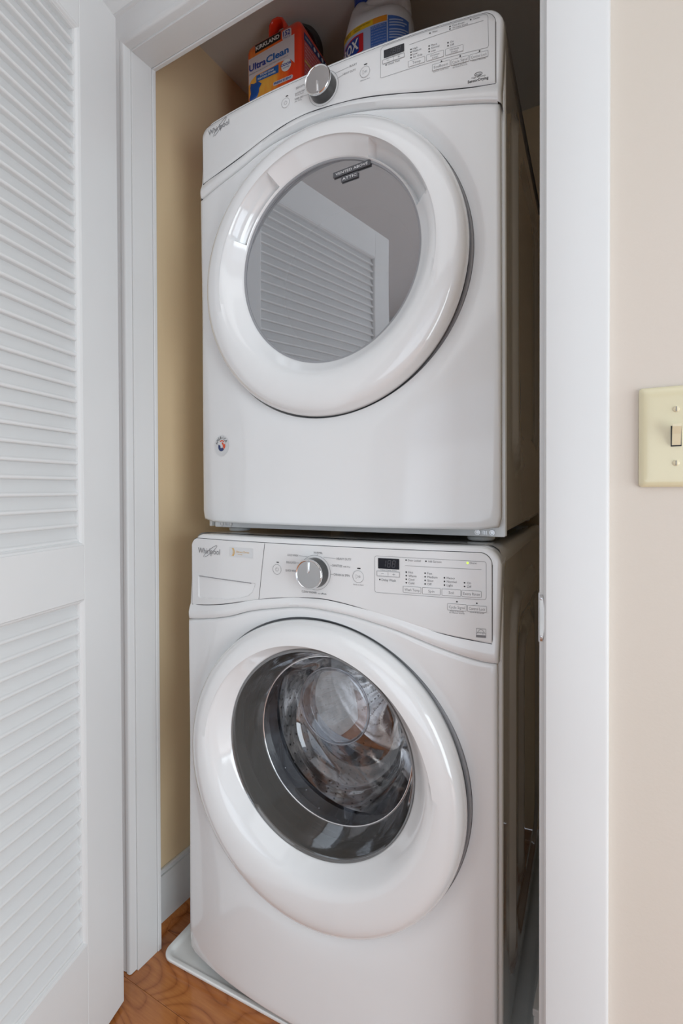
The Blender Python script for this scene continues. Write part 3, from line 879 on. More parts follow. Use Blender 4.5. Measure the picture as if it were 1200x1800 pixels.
    lathe_y(b_, [(.0272, kb-.0215), (.0282, kb-.0235), (.0280, kb-.0262), (.0268, kb-.0275), (.0256, kb-.0270), (.0250, kb-.0262)], kx, kz, 56)
    obj('dial_rim', b_, chrome, kn, smooth=60)
    b_ = bmesh.new()
    lathe_y(b_, [(.0252, kb-.0262), (.012, kb-.0266), (.0002, kb-.0267)], kx, kz, 48)
    obj('dial_face', b_, dial_metal, kn, smooth=60)
    b_ = bmesh.new(); box(b_, kx-.0017, kx+.0017, kb-.0290, kb-.0262, kz+.003, kz+.0235, bev=.0007)
    if dry: 
        for v in b_.verts: v.co = Matrix.Translation((kx, 0, kz)) @ Matrix.Rotation(PI, 4, 'Y') @ Matrix.Translation((-kx, 0, -kz)) @ v.co
    obj('dial_pointer', b_, chrome, kn, smooth=40)
    if dry:
        round_button(.2601, .8820, .0098, 'power'); flat(bk, rrect(.2600, .2660, .8945, .8963, .0004, 1), fm)
        round_button(.4370, .8800, .0103, 'play'); flat(bk, rrect(.4350, .4415, .8935, .8953, .0004, 1), fm)
        lab('Hold to Start', .437, .8655, .0024, .020, 'c')
        lab('BULKY', .4052, .9000, .0040, .0155); line((.3735, .9000), (.4040, .9015))
        lab('HEAVY DUTY', .3906, .8898, .0040, .0276); line((.3800, .8888), (.3895, .8905))
        lab('NORMAL', .3440, .9185-.0022, .0034, .017, 'c')
        lab('DELICATE', .2852, .9008, .0040, .0200); lab('QUICK DRY', .2824, .8905, .0038, .0240); lab('Wrinkle Shield', .2824, .8872, .0022, .020)
        lab('TIMED DRY', .2812, .8790, .0040, .0215); lab('Air Only', .2812, .8755, .0022, .018); line((.3035, .8808), (.3150, .8805))
        disp = (.4748, .5136, .8925, .9068); pmr = (.4725, .5138, .8822, .8893)
        lab('Adjust Time Only', .4935, .8900, .0016, .030, 'c')
        dot(.4789, .8792); lab('Check Vent', .4820, .8774, .0042, .0232)
        fr_ = [(.4676, .8600), (.4685, .9095), (.4705, .9130), (.4745, .9150), (.652, .9150), (.657, .9140), (.6592, .9120), (.6600, .9090), (.6612, .8600), (.6602, .8578), (.6580, .8567), (.470, .8582)]
        outline(bm, fr_, .0005, fm); line((.5234, .9011), (.6528, .9046))
        dot(.5609, .9096); lab('Wet', .5650, .9082, .0036)
        dot(.5960, .9103); lab('Cool Down', .6003, .9092, .0034, .0205); dot(.5960, .9060); lab('Wrinkle Shield', .6003, .9048, .0034, .0262)
        dot(.6315, .9120); lab('Done', .6360, .9106, .0034)
        for i, s in enumerate(('High', 'Medium', 'Low', 'Air Only')): dot(.5262, .8918-.0050*i); lab(s, .5296, .8902-.0050*i, .0036)
        for i, s in enumerate(('More', 'Normal', 'Less')): dot(.5592, .8874-.0050*i); lab(s, .5628, .8858-.0050*i, .0036)
        for i, s in enumerate(('On', 'Off')): dot(.5926, .8832-.0054*i); lab(s, .5962, .8816-.0054*i, .0036)
        button_box('b', .5212, .5514, .8612, .8714, ['Temp']); button_box('b', .5547, .5849, .8612, .8722, ['Dryness', 'Level']); button_box('b', .5881, .6184, .8616, .8724, ['Wrinkle', 'Shield'])
        button_box('b', .5648, .5958, .8412, .8520, ['EcoBoost']); button_box('b', .5979, .6280, .8412, .8510, ['Cycle Signal']); button_box('b', .6300, .6602, .8412, .8512, ['Control Lock'])
        for x in (.5809, .6135, .6461): dot(x, .8540)
        lab('Normal Cycle Only', .5800, .8382, .0022, .027, 'c'); lab('Hold 3 Seconds', .6130, .8388, .0022, .022, 'c'); lab('for Button Sounds', .6130, .8360, .0022, .025, 'c'); lab('Hold 3 Seconds', .6451, .8388, .0022, .022, 'c')
        text(bk, 'SensorDrying', .6260, .8030, .0050, fm, width=.0345, bold=.02); text(bk, 'High efficiency', .6443, .8092, .0028, fm, width=.0230, align='c')
        outline(bk, [(.6440+.0062*math.cos(q), .8150+.0030*math.sin(q)) for q in [2*PI*i/20 for i in range(20)]], .0009, fm)
        text(bk, 'hep', .6440, .8137, .0026, fm, width=.0085, align='c')
    else:
        round_button(.2640, .9120, .0100, 'power'); flat(bk, rrect(.2622, .2680, .9250, .9268, .0004, 1), fm)
        round_button(.4395, .9105, .0113, 'play'); flat(bk, rrect(.4372, .4438, .9243, .9262, .0004, 1), fm)
        lab('Hold to Start', .4395, .8945, .0024, .020, 'c')
        lab('NORMAL', .3570, .9476, .0042, .0190, 'c'); line((.3550, .9470), (.3545, .9445))
        lab('HEAVY DUTY', .3955, .9385, .0044, .0300); line((.3680, .9420), (.3940, .9405))
        lab('SANITIZE', .3868, .9255, .0044, .0205); lab('with Oxi', .4090, .9255, .0030, .0140); line((.3830, .9270), (.3862, .9275))
        lab('DRAIN & SPIN', .3900, .9088, .0044, .0320); line((.3830, .9110), (.3890, .9110))
        lab('COLD WASH', .2880, .9398, .0042, .0245); line((.3150, .9418), (.3330, .9408))
        lab('DELICATES', .2856, .9255, .0042, .0218); line((.3080, .9277), (.3190, .9275))
        lab('QUICK WASH', .2832, .9096, .0042, .0262)
        lab('CLEAN WASHER', .3205, .8715, .0042, .0330); lab('with', .3555, .8715, .0024, .006)
        text(bk, 'affresh', .3630, .8715, .0032, fm, width=.0110)
        disp = (.4778, .5166, .9277, .9463); pmr = (.4755, .5173, .9144, .9232)
        lab('Adjust Delay Time', .4965, .9247, .0018, .030, 'c')
        dot(.4807, .9080); lab('Delay Wash', .4842, .9058, .0046, .0262)
        fr_ = rrect(.4712, .6625, .8845, .9500, .004, 4); fr_ = [(x, z+(.0 if z < .92 else -.0018*(x-.4712)/.19)) for x, z in fr_]
        outline(bm, fr_, .0005, fm); line((.5267, .9353), (.6548, .9346))
        dot(.5288, .9450); lab('Door Locked', .5324, .9433, .0036, .0222); dot(.5637, .9447); lab('Add Garment', .5673, .9430, .0036, .0228)
        lab('Done', .6366, .9433, .0036)
        b2 = bmesh.new(); flat(b2, disc2(.6330, .9448, .0018, 12), fm2); obj('done_light', b2, led, fas)
        for x, L, z0 in ((.5291, ('Hot', 'Warm', 'Cool', 'Cold'), .9240), (.5622, ('Fast', 'Medium', 'Slow', 'Off'), .9240), (.5950, ('Heavy', 'Normal', 'Light'), .9179), (.6280, ('On', 'Off'), .9112)):
            for i, s in enumerate(L): dot(x, z0-.0062*i); lab(s, x+.0038, z0-.0018-.0062*i, .0040)
        button_box('b', .5238, .5548, .8884, .8992, ['Wash Temp']); button_box('b', .5578, .5880, .8881, .8994, ['Spin']); button_box('b', .5909, .6219, .8880, .8990, ['Soil']); button_box('b', .6238, .6548, .8880, .8986, ['Extra Rinse'])
        button_box('b', .6003, .6308, .8638, .8746, ['Cycle Signal']); button_box('b', .6330, .6630, .8638, .8740, ['Control Lock'])
        dot(.6155, .8786); dot(.6477, .8780)
        lab('Hold 3 Seconds', .6155, .8612, .0022, .022, 'c'); lab('for Button Sounds', .6155, .8584, .0022, .025, 'c'); lab('Hold 3 Seconds', .6480, .8612, .0022, .022, 'c')
        # efficiency mark in its square
        outline(bm, rrect(.6467, .6620, .8214, .8358, .0002, 1), .0006, fm)
        flat(bm, rrect(.6471, .6616, .8218, .8252, .0002, 1), fm)
        outline(bm, [(.6475+.0136*t, .8275+.0070*math.sin(PI*t)) for t in [i/12 for i in range(13)]], .0006, fm, close=False)
        text(bm, 'energy', .6485, .8280, .0036, fm, width=.0110, shear=.2)
        # dispenser drawer: seam, grip pocket, badge
        outline(bk, [(.2338, .9616), (.2264, .9098), (.2185, .8480)], .0008, fm, close=False)
        b2 = bmesh.new()
        P = [(.0469, .8803), (.10, .8800), (.15, .8796), (.1990, .8788), (.2035, .8775), (.2045, .8735), (.2030, .8665), (.1985, .8590), (.1894, .8510), (.1620, .8440), (.1328, .8395), (.09, .8365), (.060, .8345), (.050, .8350), (.0465, .8390), (.0462, .860)]
        b2 = bmesh.new(); pts = [fm(x, z)+Vector((0, -.0002, 0)) for x, z in P[:4]]; tube(b2, pts, .0008, 5)
        obj('grip_lip', b2, grey_gasket, fas)
        b2 = bmesh.new(); prism(b2, rrect(.1417, .2035, .9300, .9492, .0006, 1), lambda p: fm(*p), lambda p: fm(*p)+Vector((0, -.0004, 0)))
        bd = obj('badge_sticker', b2, sticker_grey, fas)
        b2 = bmesh.new()
        for k, w_ in ((0, .0012), (.0030, .0020)):
            outline(b2, [(.1500+k+.0016*math.cos(q)*3-.004, .9396+.0085*math.sin(q)) for q in [-1.3+2.6*i/8 for i in range(9)]], w_, lambda x, z: fm(x, z)+Vector((0, -.0006, 0)), close=False)
        text(b2, 'Direct Drive', .1600, .9388, .0042, lambda x, z: fm(x, z)+Vector((0, -.0006, 0)), width=.0340)
        text(b2, 'lasting', .1640, .9350, .0020, lambda x, z: fm(x, z)+Vector((0, -.0006, 0)), width=.0120)
        obj('badge_lettering', b2, gold, bd)
    # display and time keys
    b_ = bmesh.new(); prism(b_, rrect(*disp[:2], *disp[2:], .0006, 1), lambda p: fm(*p), lambda p: fm(*p)+Vector((0, -.0005, 0)))
    dp_ = obj('display', b_, display_glass, fas)
    b_ = bmesh.new(); f4 = lambda x, z: fm(x, z)+Vector((0, -.0007, 0))
    dx0, dx1, dz0, dz1 = disp; hh = (dz1-dz0)*.62; zc = (dz0+dz1)/2
    for k in range(3):
        if k == 0: xs_ = dx0+.009
        else: xs_ = dx0+.0095+.0085*k
        w_ = .0050; sl = lambda z: (z-zc)*.15
        segs = [((xs_, zc+hh/2), (xs_+w_, zc+hh/2)), ((xs_, zc), (xs_+w_, zc)), ((xs_, zc-hh/2), (xs_+w_, zc-hh/2)), ((xs_, zc+hh/2-.0004), (xs_, zc+.0004)), ((xs_, zc-.0004), (xs_, zc-hh/2+.0004)), ((xs_+w_, zc+hh/2-.0004), (xs_+w_, zc+.0004)), ((xs_+w_, zc-.0004), (xs_+w_, zc-hh/2+.0004))]
        if k == 0: segs = segs[5:]
        for p_, q_ in segs: outline(b_, [(p_[0]+sl(p_[1]), p_[1]), (q_[0]+sl(q_[1]), q_[1])], .0013, f4, close=False)
    obj('display_segments', b_, segment, dp_)
    b_ = bmesh.new(); poly = rrect(*pmr, .0006, 2); prism(b_, poly, lambda p: fm(*p), lambda p: fm(*p)+Vector((0, -.0004, 0)))
    tk = obj('time_key', b_, plastic, fas)
    b_ = bmesh.new(); outline(b_, poly, .0006, f4)
    zm_ = (pmr[2]+pmr[3])/2; xm = (pmr[0]+pmr[1])/2
    outline(b_, [(xm, zm_-.003), (xm, zm_+.003)], .0005, f4, close=False); outline(b_, [(xm-.013, zm_), (xm-.008, zm_)], .0005, f4, close=False)
    outline(b_, [(xm+.008, zm_), (xm+.013, zm_)], .0005, f4, close=False); outline(b_, [(xm+.0105, zm_-.0022), (xm+.0105, zm_+.0022)], .0005, f4, close=False)
    obj('key_legend', b_, ink, tk)
    obj('grey_legend', bm, ink, fas); obj('black_legend', bk, ink_black, fas, kind='stuff')
    if dry:
        # round flag sticker low on the left
        sx, szz, sr = .0766, .1912, .0235
        fs = lambda x, z: Vector((x, ysurf(x, z)-.0006, z)); fs2 = lambda x, z: Vector((x, ysurf(x, z)-.0011, z))
        b_ = bmesh.new(); loft(b_, [[fs(sx+r*math.cos(q), szz+r*math.sin(q)) for q in [2*PI*i/32 for i in range(32)]] for r in (sr, sr*.8, sr*.5, sr*.02)], True, False, True)
        stk = obj('round_sticker', b_, sticker_grey, rt, label='round silver sticker with a red, white and blue emblem')
        def arc(r0, r1, a0, a1, n=10, ox=0, oz=0):
            A = [(sx+ox+r1*math.cos(a0+(a1-a0)*i/n), szz+oz+r1*math.sin(a0+(a1-a0)*i/n)) for i in range(n+1)]
            B = [(sx+ox+r0*math.cos(a0+(a1-a0)*i/n), szz+oz+r0*math.sin(a0+(a1-a0)*i/n)) for i in range(n, -1, -1)]
            return A+B
        b_ = bmesh.new()
        word = 'AMERICA'
        for i, ch in enumerate(word):
            a = math.radians(160-21.5*i); vs, fc, asp = text_polys(ch); h = .0068; w_ = asp*h*.9
            vv = []
            for u, v in vs:
                px, pz = (u-.5)*w_, v*h; t = a-PI/2
                vv.append(b_.verts.new(fs2(sx+.0140*math.cos(a)+px*math.cos(t)-pz*math.sin(t), szz+.0140*math.sin(a)+px*math.sin(t)+pz*math.cos(t))))
            for f in fc: b_.faces.new([vv[q] for q in f])
        obj('sticker_lettering', b_, ink_black, stk)
        b_ = bmesh.new()
        for r0, r1, a0, a1 in ((.0094, .0118, .8, 2.2), (.0030, .0072, -.25, 1.5)):
            pl = arc(r0, r1, a0, a1, 10, .001, 0); n_ = len(pl)//2
            for i in range(n_-1): flat(b_, [pl[i], pl[i+1], pl[-i-2], pl[-i-1]], fs2)
        flat(b_, [(sx+.004, szz-.002), (sx+.012, szz+.004), (sx+.0125, szz-.004), (sx+.008, szz-.009)], fs2)
        obj('sticker_red', b_, flag_red, stk)
        b_ = bmesh.new(); pl = arc(.0035, .0105, math.radians(150), math.radians(325), 14, -.0005, -.0025); n_ = len(pl)//2
        for i in range(n_-1): flat(b_, [pl[i], pl[i+1], pl[-i-2], pl[-i-1]], fs2)
        obj('sticker_blue', b_, flag_blue, stk)
    else:
        # slots and holes in the chassis flange beside the front panel
        for z0, h_, w_ in ((.366, .007, .004), (.330, .020, .006), (.300, .011, .006), (.277, .005, .002), (.12, .075, .009)):
            b_ = bmesh.new(); box(b_, W-.0085-w_, W-.0085, .0200, .0214, z0, z0+h_, bev=.0007)
            obj('flange_slot', b_, dark_line, rt)
    return rt

TW = Matrix.Translation((.0794, .0903, .0)) @ Matrix.Rotation(.0601, 4, 'Z')
TD = Matrix.Translation((.0738, .145, .9772)) @ Matrix.Rotation(.0603, 4, 'Z') @ Matrix.Rotation(.0066, 4, 'X') @ Matrix.Rotation(-.0012, 4, 'Y')
machine('washer', TW)
machine('dryer', TD)

# ------------------------------------------------------------------ drip tray
tr = root('drip_tray', 'shallow white plastic drip tray on the wooden floor under the washing machine', 'drip tray', TW)
bm = bmesh.new()
x0, x1, y0, y1 = -.055, .722, -.032, .790
def tring(o, z, r): return [Vector((a, b, z)) for a, b in rrect(x0+o, x1-o, y0+o, y1-o, r, 8)]
rings = [tring(.010, .0005, .022), tring(.006, .006, .024), tring(.005, .010, .025), tring(.001, .0115, .028), tring(0, .013, .029), tring(0, .0165, .029), tring(.002, .0182, .028), tring(.008, .0180, .024),
         tring(.011, .0165, .020), tring(.015, .0115, .018), tring(.021, .0100, .014), tring(.06, .0100, .01)]
loft(bm, rings, True, True, True); obj('tray_pan', bm, tub_white, tr, smooth=40)

# ------------------------------------------------------------------ detergent tub on the dryer
TT = TD @ Matrix.Translation((0, 0, 0))
tubr = root('detergent_tub', 'bright red plastic tub of laundry pacs with looped handle on top of the dryer', 'detergent tub', TT @ Matrix.Translation((.13, .205, .9255)))
inv = Matrix.Translation((-.13, -.205, -.9255))
def setm(o): o.matrix_parent_inverse = Matrix(); o.matrix_local = inv; return o
bx0, bx1, by0, by1, bz0, bz1 = .0525, .2075, .120, .292, .9262, 1.2050
def tub_ring(o, z, r):
    return [Vector((a, b, z)) for a, b in rrect(bx0+o, bx1-o, by0+o, by1-o, r, 7)]
bm = bmesh.new()
# upper surface rises slightly to the right, as the shoulders of the tub do
def shp(ring, k):
    return [Vector((v.x, v.y, v.z+k*((v.x-.13)*.075))) for v in ring]
rings = [tub_ring(.006, bz0, .008), tub_ring(.001, bz0+.006, .008), tub_ring(0, bz0+.02, .008), tub_ring(0, bz0+.12, .008), tub_ring(0, 1.150, .008), tub_ring(0, 1.176, .008),
         tub_ring(.0015, 1.186, .009), tub_ring(.005, 1.1945, .011), tub_ring(.011, 1.200, .013), tub_ring(.019, 1.2035, .013), tub_ring(.035, 1.2055, .014)]
rings = [shp(r, max(0, min(1, (r[0].z-1.10)/.1))) for r in rings]
loft(bm, rings, True, True, True)
# label art as a procedural material on the tub body
m = pm('tub_label_plastic', (.7, .05, .02), .32, coat=.3); nt = m.node_tree; b = nt.nodes['Principled BSDF']
tc = nt.nodes.new('ShaderNodeTexCoord'); sp = nt.nodes.new('ShaderNodeSeparateXYZ'); nt.links.new(tc.outputs['Object'], sp.inputs[0])
def mth(op, a, b_=None, c_=None, clamp=False):
    n = nt.nodes.new('ShaderNodeMath'); n.operation = op; n.use_clamp = clamp
    for i, v in enumerate((a, b_, c_)):
        if v is None: continue
        if isinstance(v, (int, float)): n.inputs[i].default_value = v
        else: nt.links.new(v, n.inputs[i])
    return n.outputs[0]
# orange-yellow glow on the front face, strongest low in the middle (printed flame art)
dx = mth('MULTIPLY', mth('SUBTRACT', sp.outputs['X'], .090), 13.0); dz = mth('MULTIPLY', mth('SUBTRACT', sp.outputs['Z'], 1.095), 10.0)
rr_ = mth('SQRT', mth('ADD', mth('MULTIPLY', dx, dx), mth('MULTIPLY', dz, dz)))
nz = nt.nodes.new('ShaderNodeTexNoise'); nz.inputs['Scale'].default_value = 45; nz.inputs['Detail'].default_value = 2
mpn = nt.nodes.new('ShaderNodeMapping'); mpn.inputs['Scale'].default_value = (1.6, 1, .4); nt.links.new(tc.outputs['Object'], mpn.inputs[0]); nt.links.new(mpn.outputs[0], nz.inputs['Vector'])
gl = mth('SUBTRACT', mth('ADD', 1.25, mth('MULTIPLY', mth('SUBTRACT', nz.outputs[0], .5), 1.1)), rr_, clamp=True)
front = mth('LESS_THAN', sp.outputs['Y'], by0+.004)
gl = mth('MULTIPLY', gl, front)
rp = nt.nodes.new('ShaderNodeValToRGB'); rp.color_ramp.elements[0].color = (.88, .05, .015, 1); rp.color_ramp.elements[1].color = (1, .50, .08, 1)
e = rp.color_ramp.elements.new(.4); e.color = (.98, .18, .02, 1)
nt.links.new(gl, rp.inputs[0]); nt.links.new(rp.outputs[0], b.inputs['Base Color'])
body = setm(obj('tub_body', bm, m, tubr, smooth=50))
# handle loop
bm = bmesh.new()
hp_ = [(.1110, 1.190), (.1104, 1.214), (.1120, 1.231), (.1200, 1.2405), (.1330, 1.2410), (.1450, 1.2350), (.1520, 1.2230), (.1535, 1.2020)]
rings = []
for i, (x, z) in enumerate(hp_):
    a = Vector(hp_[max(0, i-1)]); c = Vector(hp_[min(len(hp_)-1, i+1)]); d = (c-a).normalized(); nrm = Vector((-d.y, d.x))
    h_ = .0040; wd = .014
    rings.append([Vector((x+nrm.x*p, .148+q, z+nrm.y*p)) for p, q in ((-h_, -wd+.003), (-h_*.5, -wd), (h_*.5, -wd), (h_, -wd+.003), (h_, wd-.003), (h_*.5, wd), (-h_*.5, wd), (-h_, wd-.003))])
loft(bm, rings, True, True, True); setm(obj('handle', bm, tub_red, tubr, smooth=50))
# black round lid on the rear face
LM = Matrix.Translation((.14, .25, 1.247)) @ Matrix.Rotation(-PI/4, 4, 'X')
bm = bmesh.new(); lathe_z(bm, [(.046, -.075), (.046, -.034)], 0, 0, 40, True, True); bm.transform(LM)
setm(obj('lid_neck', bm, tub_red, tubr, smooth=40))
bm = bmesh.new(); lathe_z(bm, [(.0530, -.036), (.0550, -.034), (.0550, -.004), (.0525, 0), (.045, .001), (.043, -.002), (.0005, -.002)], 0, 0, 56, True, True); bm.transform(LM)
lid = setm(obj('lid', bm, black_plastic, tubr, smooth=40))
# printed panels and lettering on the front face
yF = by0-.0006
F1 = lambda x, z: Vector((x, yF, z)); F2 = lambda x, z: Vector((x, yF-.0004, z)); F3 = lambda x, z: Vector((x, yF-.0008, z))
red_navy = pm('label_navy', (.03, .05, .30), .4); lab_blue = pm('label_blue', (.02, .13, .42), .4); lab_white = pm('label_pearl', (.72, .64, .66), .4)
lab_black = pm('label_black', (.02, .012, .01), .4); lab_text = pm('label_white', (.82, .80, .78), .4); lab_pod = pm('pod_blue', (.015, .09, .36), .2, coat=.5)
lab_pink = pm('side_label_red', (.62, .10, .10), .5)
def art(nm, mat_, fn, parent=body):
    bm = bmesh.new(); fn(bm); o = obj(nm, bm, mat_, parent); return o
art('white_label_panel', lab_white, lambda bm: (flat(bm, [(.0580, 1.1560), (.1911, 1.1672), (.1906, 1.1000), (.1800, 1.1120), (.1600, 1.1165), (.1461, 1.1170), (.1300, 1.1140), (.0800, 1.1110), (.0650, 1.1020), (.0580, 1.0920)], F1)))
art('black_name_panel', lab_black, lambda bm: flat(bm, [(.0778, 1.1640), (.1528, 1.1696), (.1530, 1.1887), (.0780, 1.1836)], F1))
sk = lambda x, z, k=.068: Vector((x, yF-.0008, z+(x-.0778)*k))
art('name_lettering', lab_text, lambda bm: text(bm, 'KIRKLAND', .0805, 1.1692, .0098, sk, width=.0690, shear=-.05, bold=.03))
art('title_lettering', red_navy, lambda bm: text(bm, 'Ultra', .0600, 1.1255, .0165, lambda x, z: sk(x, z, .045), width=.0500, bold=.03))
art('title_lettering', lab_blue, lambda bm: text(bm, 'Clean', .1105, 1.1255, .0165, lambda x, z: sk(x, z, .045), width=.0650, bold=.03))
art('subtitle_lettering', ink, lambda bm: text(bm, 'PREMIUM LAUNDRY DETERGENT PACS', .0600, 1.1165, .0030, lambda x, z: sk(x, z, .06), width=.1130))
art('count_lettering', red_navy, lambda bm: (text(bm, '152', .1600, 1.1722, .0118, lambda x, z: Vector((x, yF-.0006, z)), width=.0200, bold=.03), text(bm, 'PACS', .1612, 1.1655, .0052, lambda x, z: Vector((x, yF-.0006, z)), width=.0190)))
art('count_glow', lab_white, lambda bm: flat(bm, rrect(.1570, .1830, 1.1635, 1.1865, .006, 4), lambda x, z: Vector((x, yF-.0002, z))))
art('blue_banner', lab_blue, lambda bm: flat(bm, [(.0808, 1.0934), (.1458, 1.0934), (.1461, 1.1130), (.0810, 1.1085)], F2))
art('banner_lettering', lab_text, lambda bm: (text(bm, 'TOUGH STAIN', .0920, 1.1035, .0048, F3, width=.0400, bold=.025), text(bm, 'FIGHTING POWER', .0855, 1.0962, .0048, F3, width=.0530, bold=.025)))
art('odor_badge', lab_text, lambda bm: flat(bm, disc2(.1678, 1.1025, .0140, 24), F2))
art('odor_lettering', red_navy, lambda bm: (text(bm, 'ODOR', .1678, 1.1020, .0065, F3, width=.0300, align='c', bold=.03), text(bm, 'FIGHTERS', .1678, 1.0960, .0030, F3, width=.018, align='c')))
art('scent_strip', lab_white, lambda bm: flat(bm, rrect(.1300, .1860, 1.0658, 1.0752, .004, 4), F1))
art('scent_lettering', lab_blue, lambda bm: text(bm, 'FRESH SCENT', .1580, 1.0680, .0050, F3, width=.0500, align='c', bold=.025))
def pod(bm):
    P_ = [(.0590, 1.0560), (.0640, 1.0700), (.0620, 1.0840), (.0640, 1.0950), (.0730, 1.0920), (.0860, 1.0935), (.0965, 1.0850), (.0890, 1.0760), (.0880, 1.0670), (.0830, 1.0570), (.0740, 1.0540), (.0640, 1.0530)]
    n_ = len(P_); rg = [[Vector((.0770+(x-.0770)*f, yF-.0004-d, 1.073+(z-1.073)*f)) for x, z in P_] for f, d in ((1, 0), (.9, .0012), (.6, .0022), (.2, .0026))]
    loft(bm, rg, True, False, True)
o = art('pod_picture', lab_pod, pod)
for f in o.data.polygons: f.use_smooth = True
# side face print
xS = bx1+.0006
G1 = lambda y, z: Vector((xS, y, z)); G2 = lambda y, z: Vector((xS+.0005, y, z))
art('side_panel_print', lab_pink, lambda bm: flat(bm, [(.1350, 1.000), (.2640, 1.000), (.2640, 1.1720), (.1350, 1.1600)], G1))
art('side_stripe', flag_blue, lambda bm: flat(bm, [(.1350, 1.1600), (.2640, 1.1720), (.2640, 1.1880), (.1350, 1.1780)], G1))
def sidetxt(bm):
    for i in range(13):
        text(bm, ('Directions for use: keep pacs dry and closed', 'Warning: keep out of reach of children')[i % 2], .1400, 1.152-.0085*i, .0032, lambda y, z: Vector((xS+.0005, y, z+(y-.135)*.09)), width=.1180)
    text(bm, 'WARNING', .1400, 1.1660, .0062, lambda y, z: Vector((xS+.0005, y, z+(y-.135)*.09)), width=.0300)
    for k in range(4): flat(bm, disc2(.185+.020*k, 1.1735+.002*k, .0052, 12), G2)
art('side_lettering', lab_text, sidetxt)
art('side_caution_bar', gold, lambda bm: flat(bm, [(.1370, 1.1090), (.1980, 1.1150), (.1980, 1.1210), (.1370, 1.1150)], G2))

# ------------------------------------------------------------------ bleach jug
BX, BY = .372, .205
jug = root('bleach_jug', 'white plastic bleach jug with a blue cap and blue label on top of the dryer', 'bleach jug', TD @ Matrix.Translation((BX, BY, .9258)))
bm = bmesh.new()
N = 64
def jr(a_, b_, z, ox=0, oy=0, sq=2.4):
    out = []
    for i in range(N):
        t = 2*PI*i/N; c, s = math.cos(t), math.sin(t)
        out.append(Vector((ox+a_*math.copysign(abs(c)**(2/sq), c), oy+b_*math.copysign(abs(s)**(2/sq), s), z)))
    return out
secs = [(.078, .052, 0, 0), (.083, .057, .004, 0), (.084, .058, .02, 0), (.084, .058, .10, 0), (.084, .058, .20, 0), (.083, .057, .224, 0), (.081, .055, .238, 0), (.077, .051, .250, -.002), (.069, .046, .2605, -.008),
        (.058, .040, .2700, -.017), (.046, .034, .279, -.027), (.036, .029, .288, -.035), (.028, .025, .297, -.0400), (.022, .021, .305, -.0415), (.0165, .0165, .312, -.042), (.0155, .0155, .335, -.042)]
rings = []
for a_, b_, z, ox in secs:
    r_ = jr(a_, b_, z, ox)
    rings.append(r_)
# hollow on the shoulder under the handle
for r_ in rings:
    for v in r_:
        if v.z > .255 and v.z < .315:
            k = math.exp(-((v.x-.010)/.030)**2)*math.exp(-((v.z-.268)/.010)**2)
            v.y += .014*k*(1 if v.y < 0 else -1)
loft(bm, rings, True, True, True)
jb = obj('jug_body', bm, bleach_white, jug, smooth=60)
# solid handle arching from the neck to the shoulder on the right
bm = bmesh.new()
hpts = [(-.038, .297), (-.018, .3035), (.006, .3070), (.030, .3025), (.050, .290), (.062, .272), (.066, .250)]
rings = []
for i, (x, z) in enumerate(hpts):
    a = Vector(hpts[max(0, i-1)]); c = Vector(hpts[min(len(hpts)-1, i+1)]); d = (c-a).normalized(); nr = Vector((-d.y, d.x))
    r_ = .0165 if 0 < i < len(hpts)-1 else .013
    rings.append([Vector((x+nr.x*r_*math.cos(t), .0+r_*1.15*math.sin(t), z+nr.y*r_*math.cos(t))) for t in [2*PI*k/20 for k in range(20)]])
loft(bm, rings, True, True, True); obj('jug_handle', bm, bleach_white, jug, smooth=60)
bm = bmesh.new()
n = 48; prof = [(.0185, .312), (.0200, .314), (.0200, .338), (.0180, .3415), (.0002, .342)]
lathe_z(bm, prof, -.042, 0, n)
for v in bm.verts:
    d = Vector((v.co.x+.042, v.co.y))
    if d.length > .019:
        i = round(math.atan2(d.y, d.x)/(2*PI)*n)
        if i % 2: d *= .97; v.co.x = -.042+d.x; v.co.y = d.y
obj('cap', bm, blue_cap, jug, smooth=30)
# wrapped label: map (s, z) onto the body surface, s = arc position around the front from left to right
def jmap(s, z, off=.0007):
    t = PI+(s+.05)*PI            # s 0..1 from left (-x) round the front (-y) to the right (+x)
    c, q = math.cos(t), math.sin(t); sq = 2.4
    k = 1-max(0, (z-.222))*.9
    p = Vector(((.084*k+off)*math.copysign(abs(c)**(2/sq), c), (.058*k+off)*math.copysign(abs(q)**(2/sq), q), z))
    return p
def wrap(bm, s0, s1, lo, hi, n=28, off=.0007):
    rows = [[jmap(s0+(s1-s0)*i/n, lo(s0+(s1-s0)*i/n)+(hi(s0+(s1-s0)*i/n)-lo(s0+(s1-s0)*i/n))*j/4, off) for i in range(n+1)] for j in range(5)]
    loft(bm, rows, close=False)
lab_lblue = pm('pale_blue_label', (.45, .52, .72), .35); lab_yellow = pm('yellow_band', (.85, .55, .02), .35); lab_orange = pm('orange_band', (.80, .30, .02), .35)
lab_mblue = pm('mid_blue_label', (.06, .16, .52), .35); lab_dblue = pm('deep_blue_label', (.01, .05, .30), .35); lab_red = pm('emblem_red', (.62, .02, .03), .3); 
top = lambda s: .226-.006*math.sin(PI*min(1, max(0, s)))
def jart(nm, mt, fn): 
    bm = bmesh.new(); fn(bm); return obj(nm, bm, mt, jb, smooth=60)
jart('pale_label', lab_lblue, lambda bm: wrap(bm, -.05, .60, lambda s: .03, lambda s: top(s)-.010))
jart('yellow_band', lab_yellow, lambda bm: wrap(bm, -.05, .47, lambda s: top(s)-.013, top, off=.0010))
jart('orange_band', lab_orange, lambda bm: wrap(bm, .47, .585, lambda s: top(s)-.013, top, off=.0010))
def jt(s0, z0): return lambda x, z: jmap(s0+x, z0+z+(top(s0+x)-top(s0)), .0014)
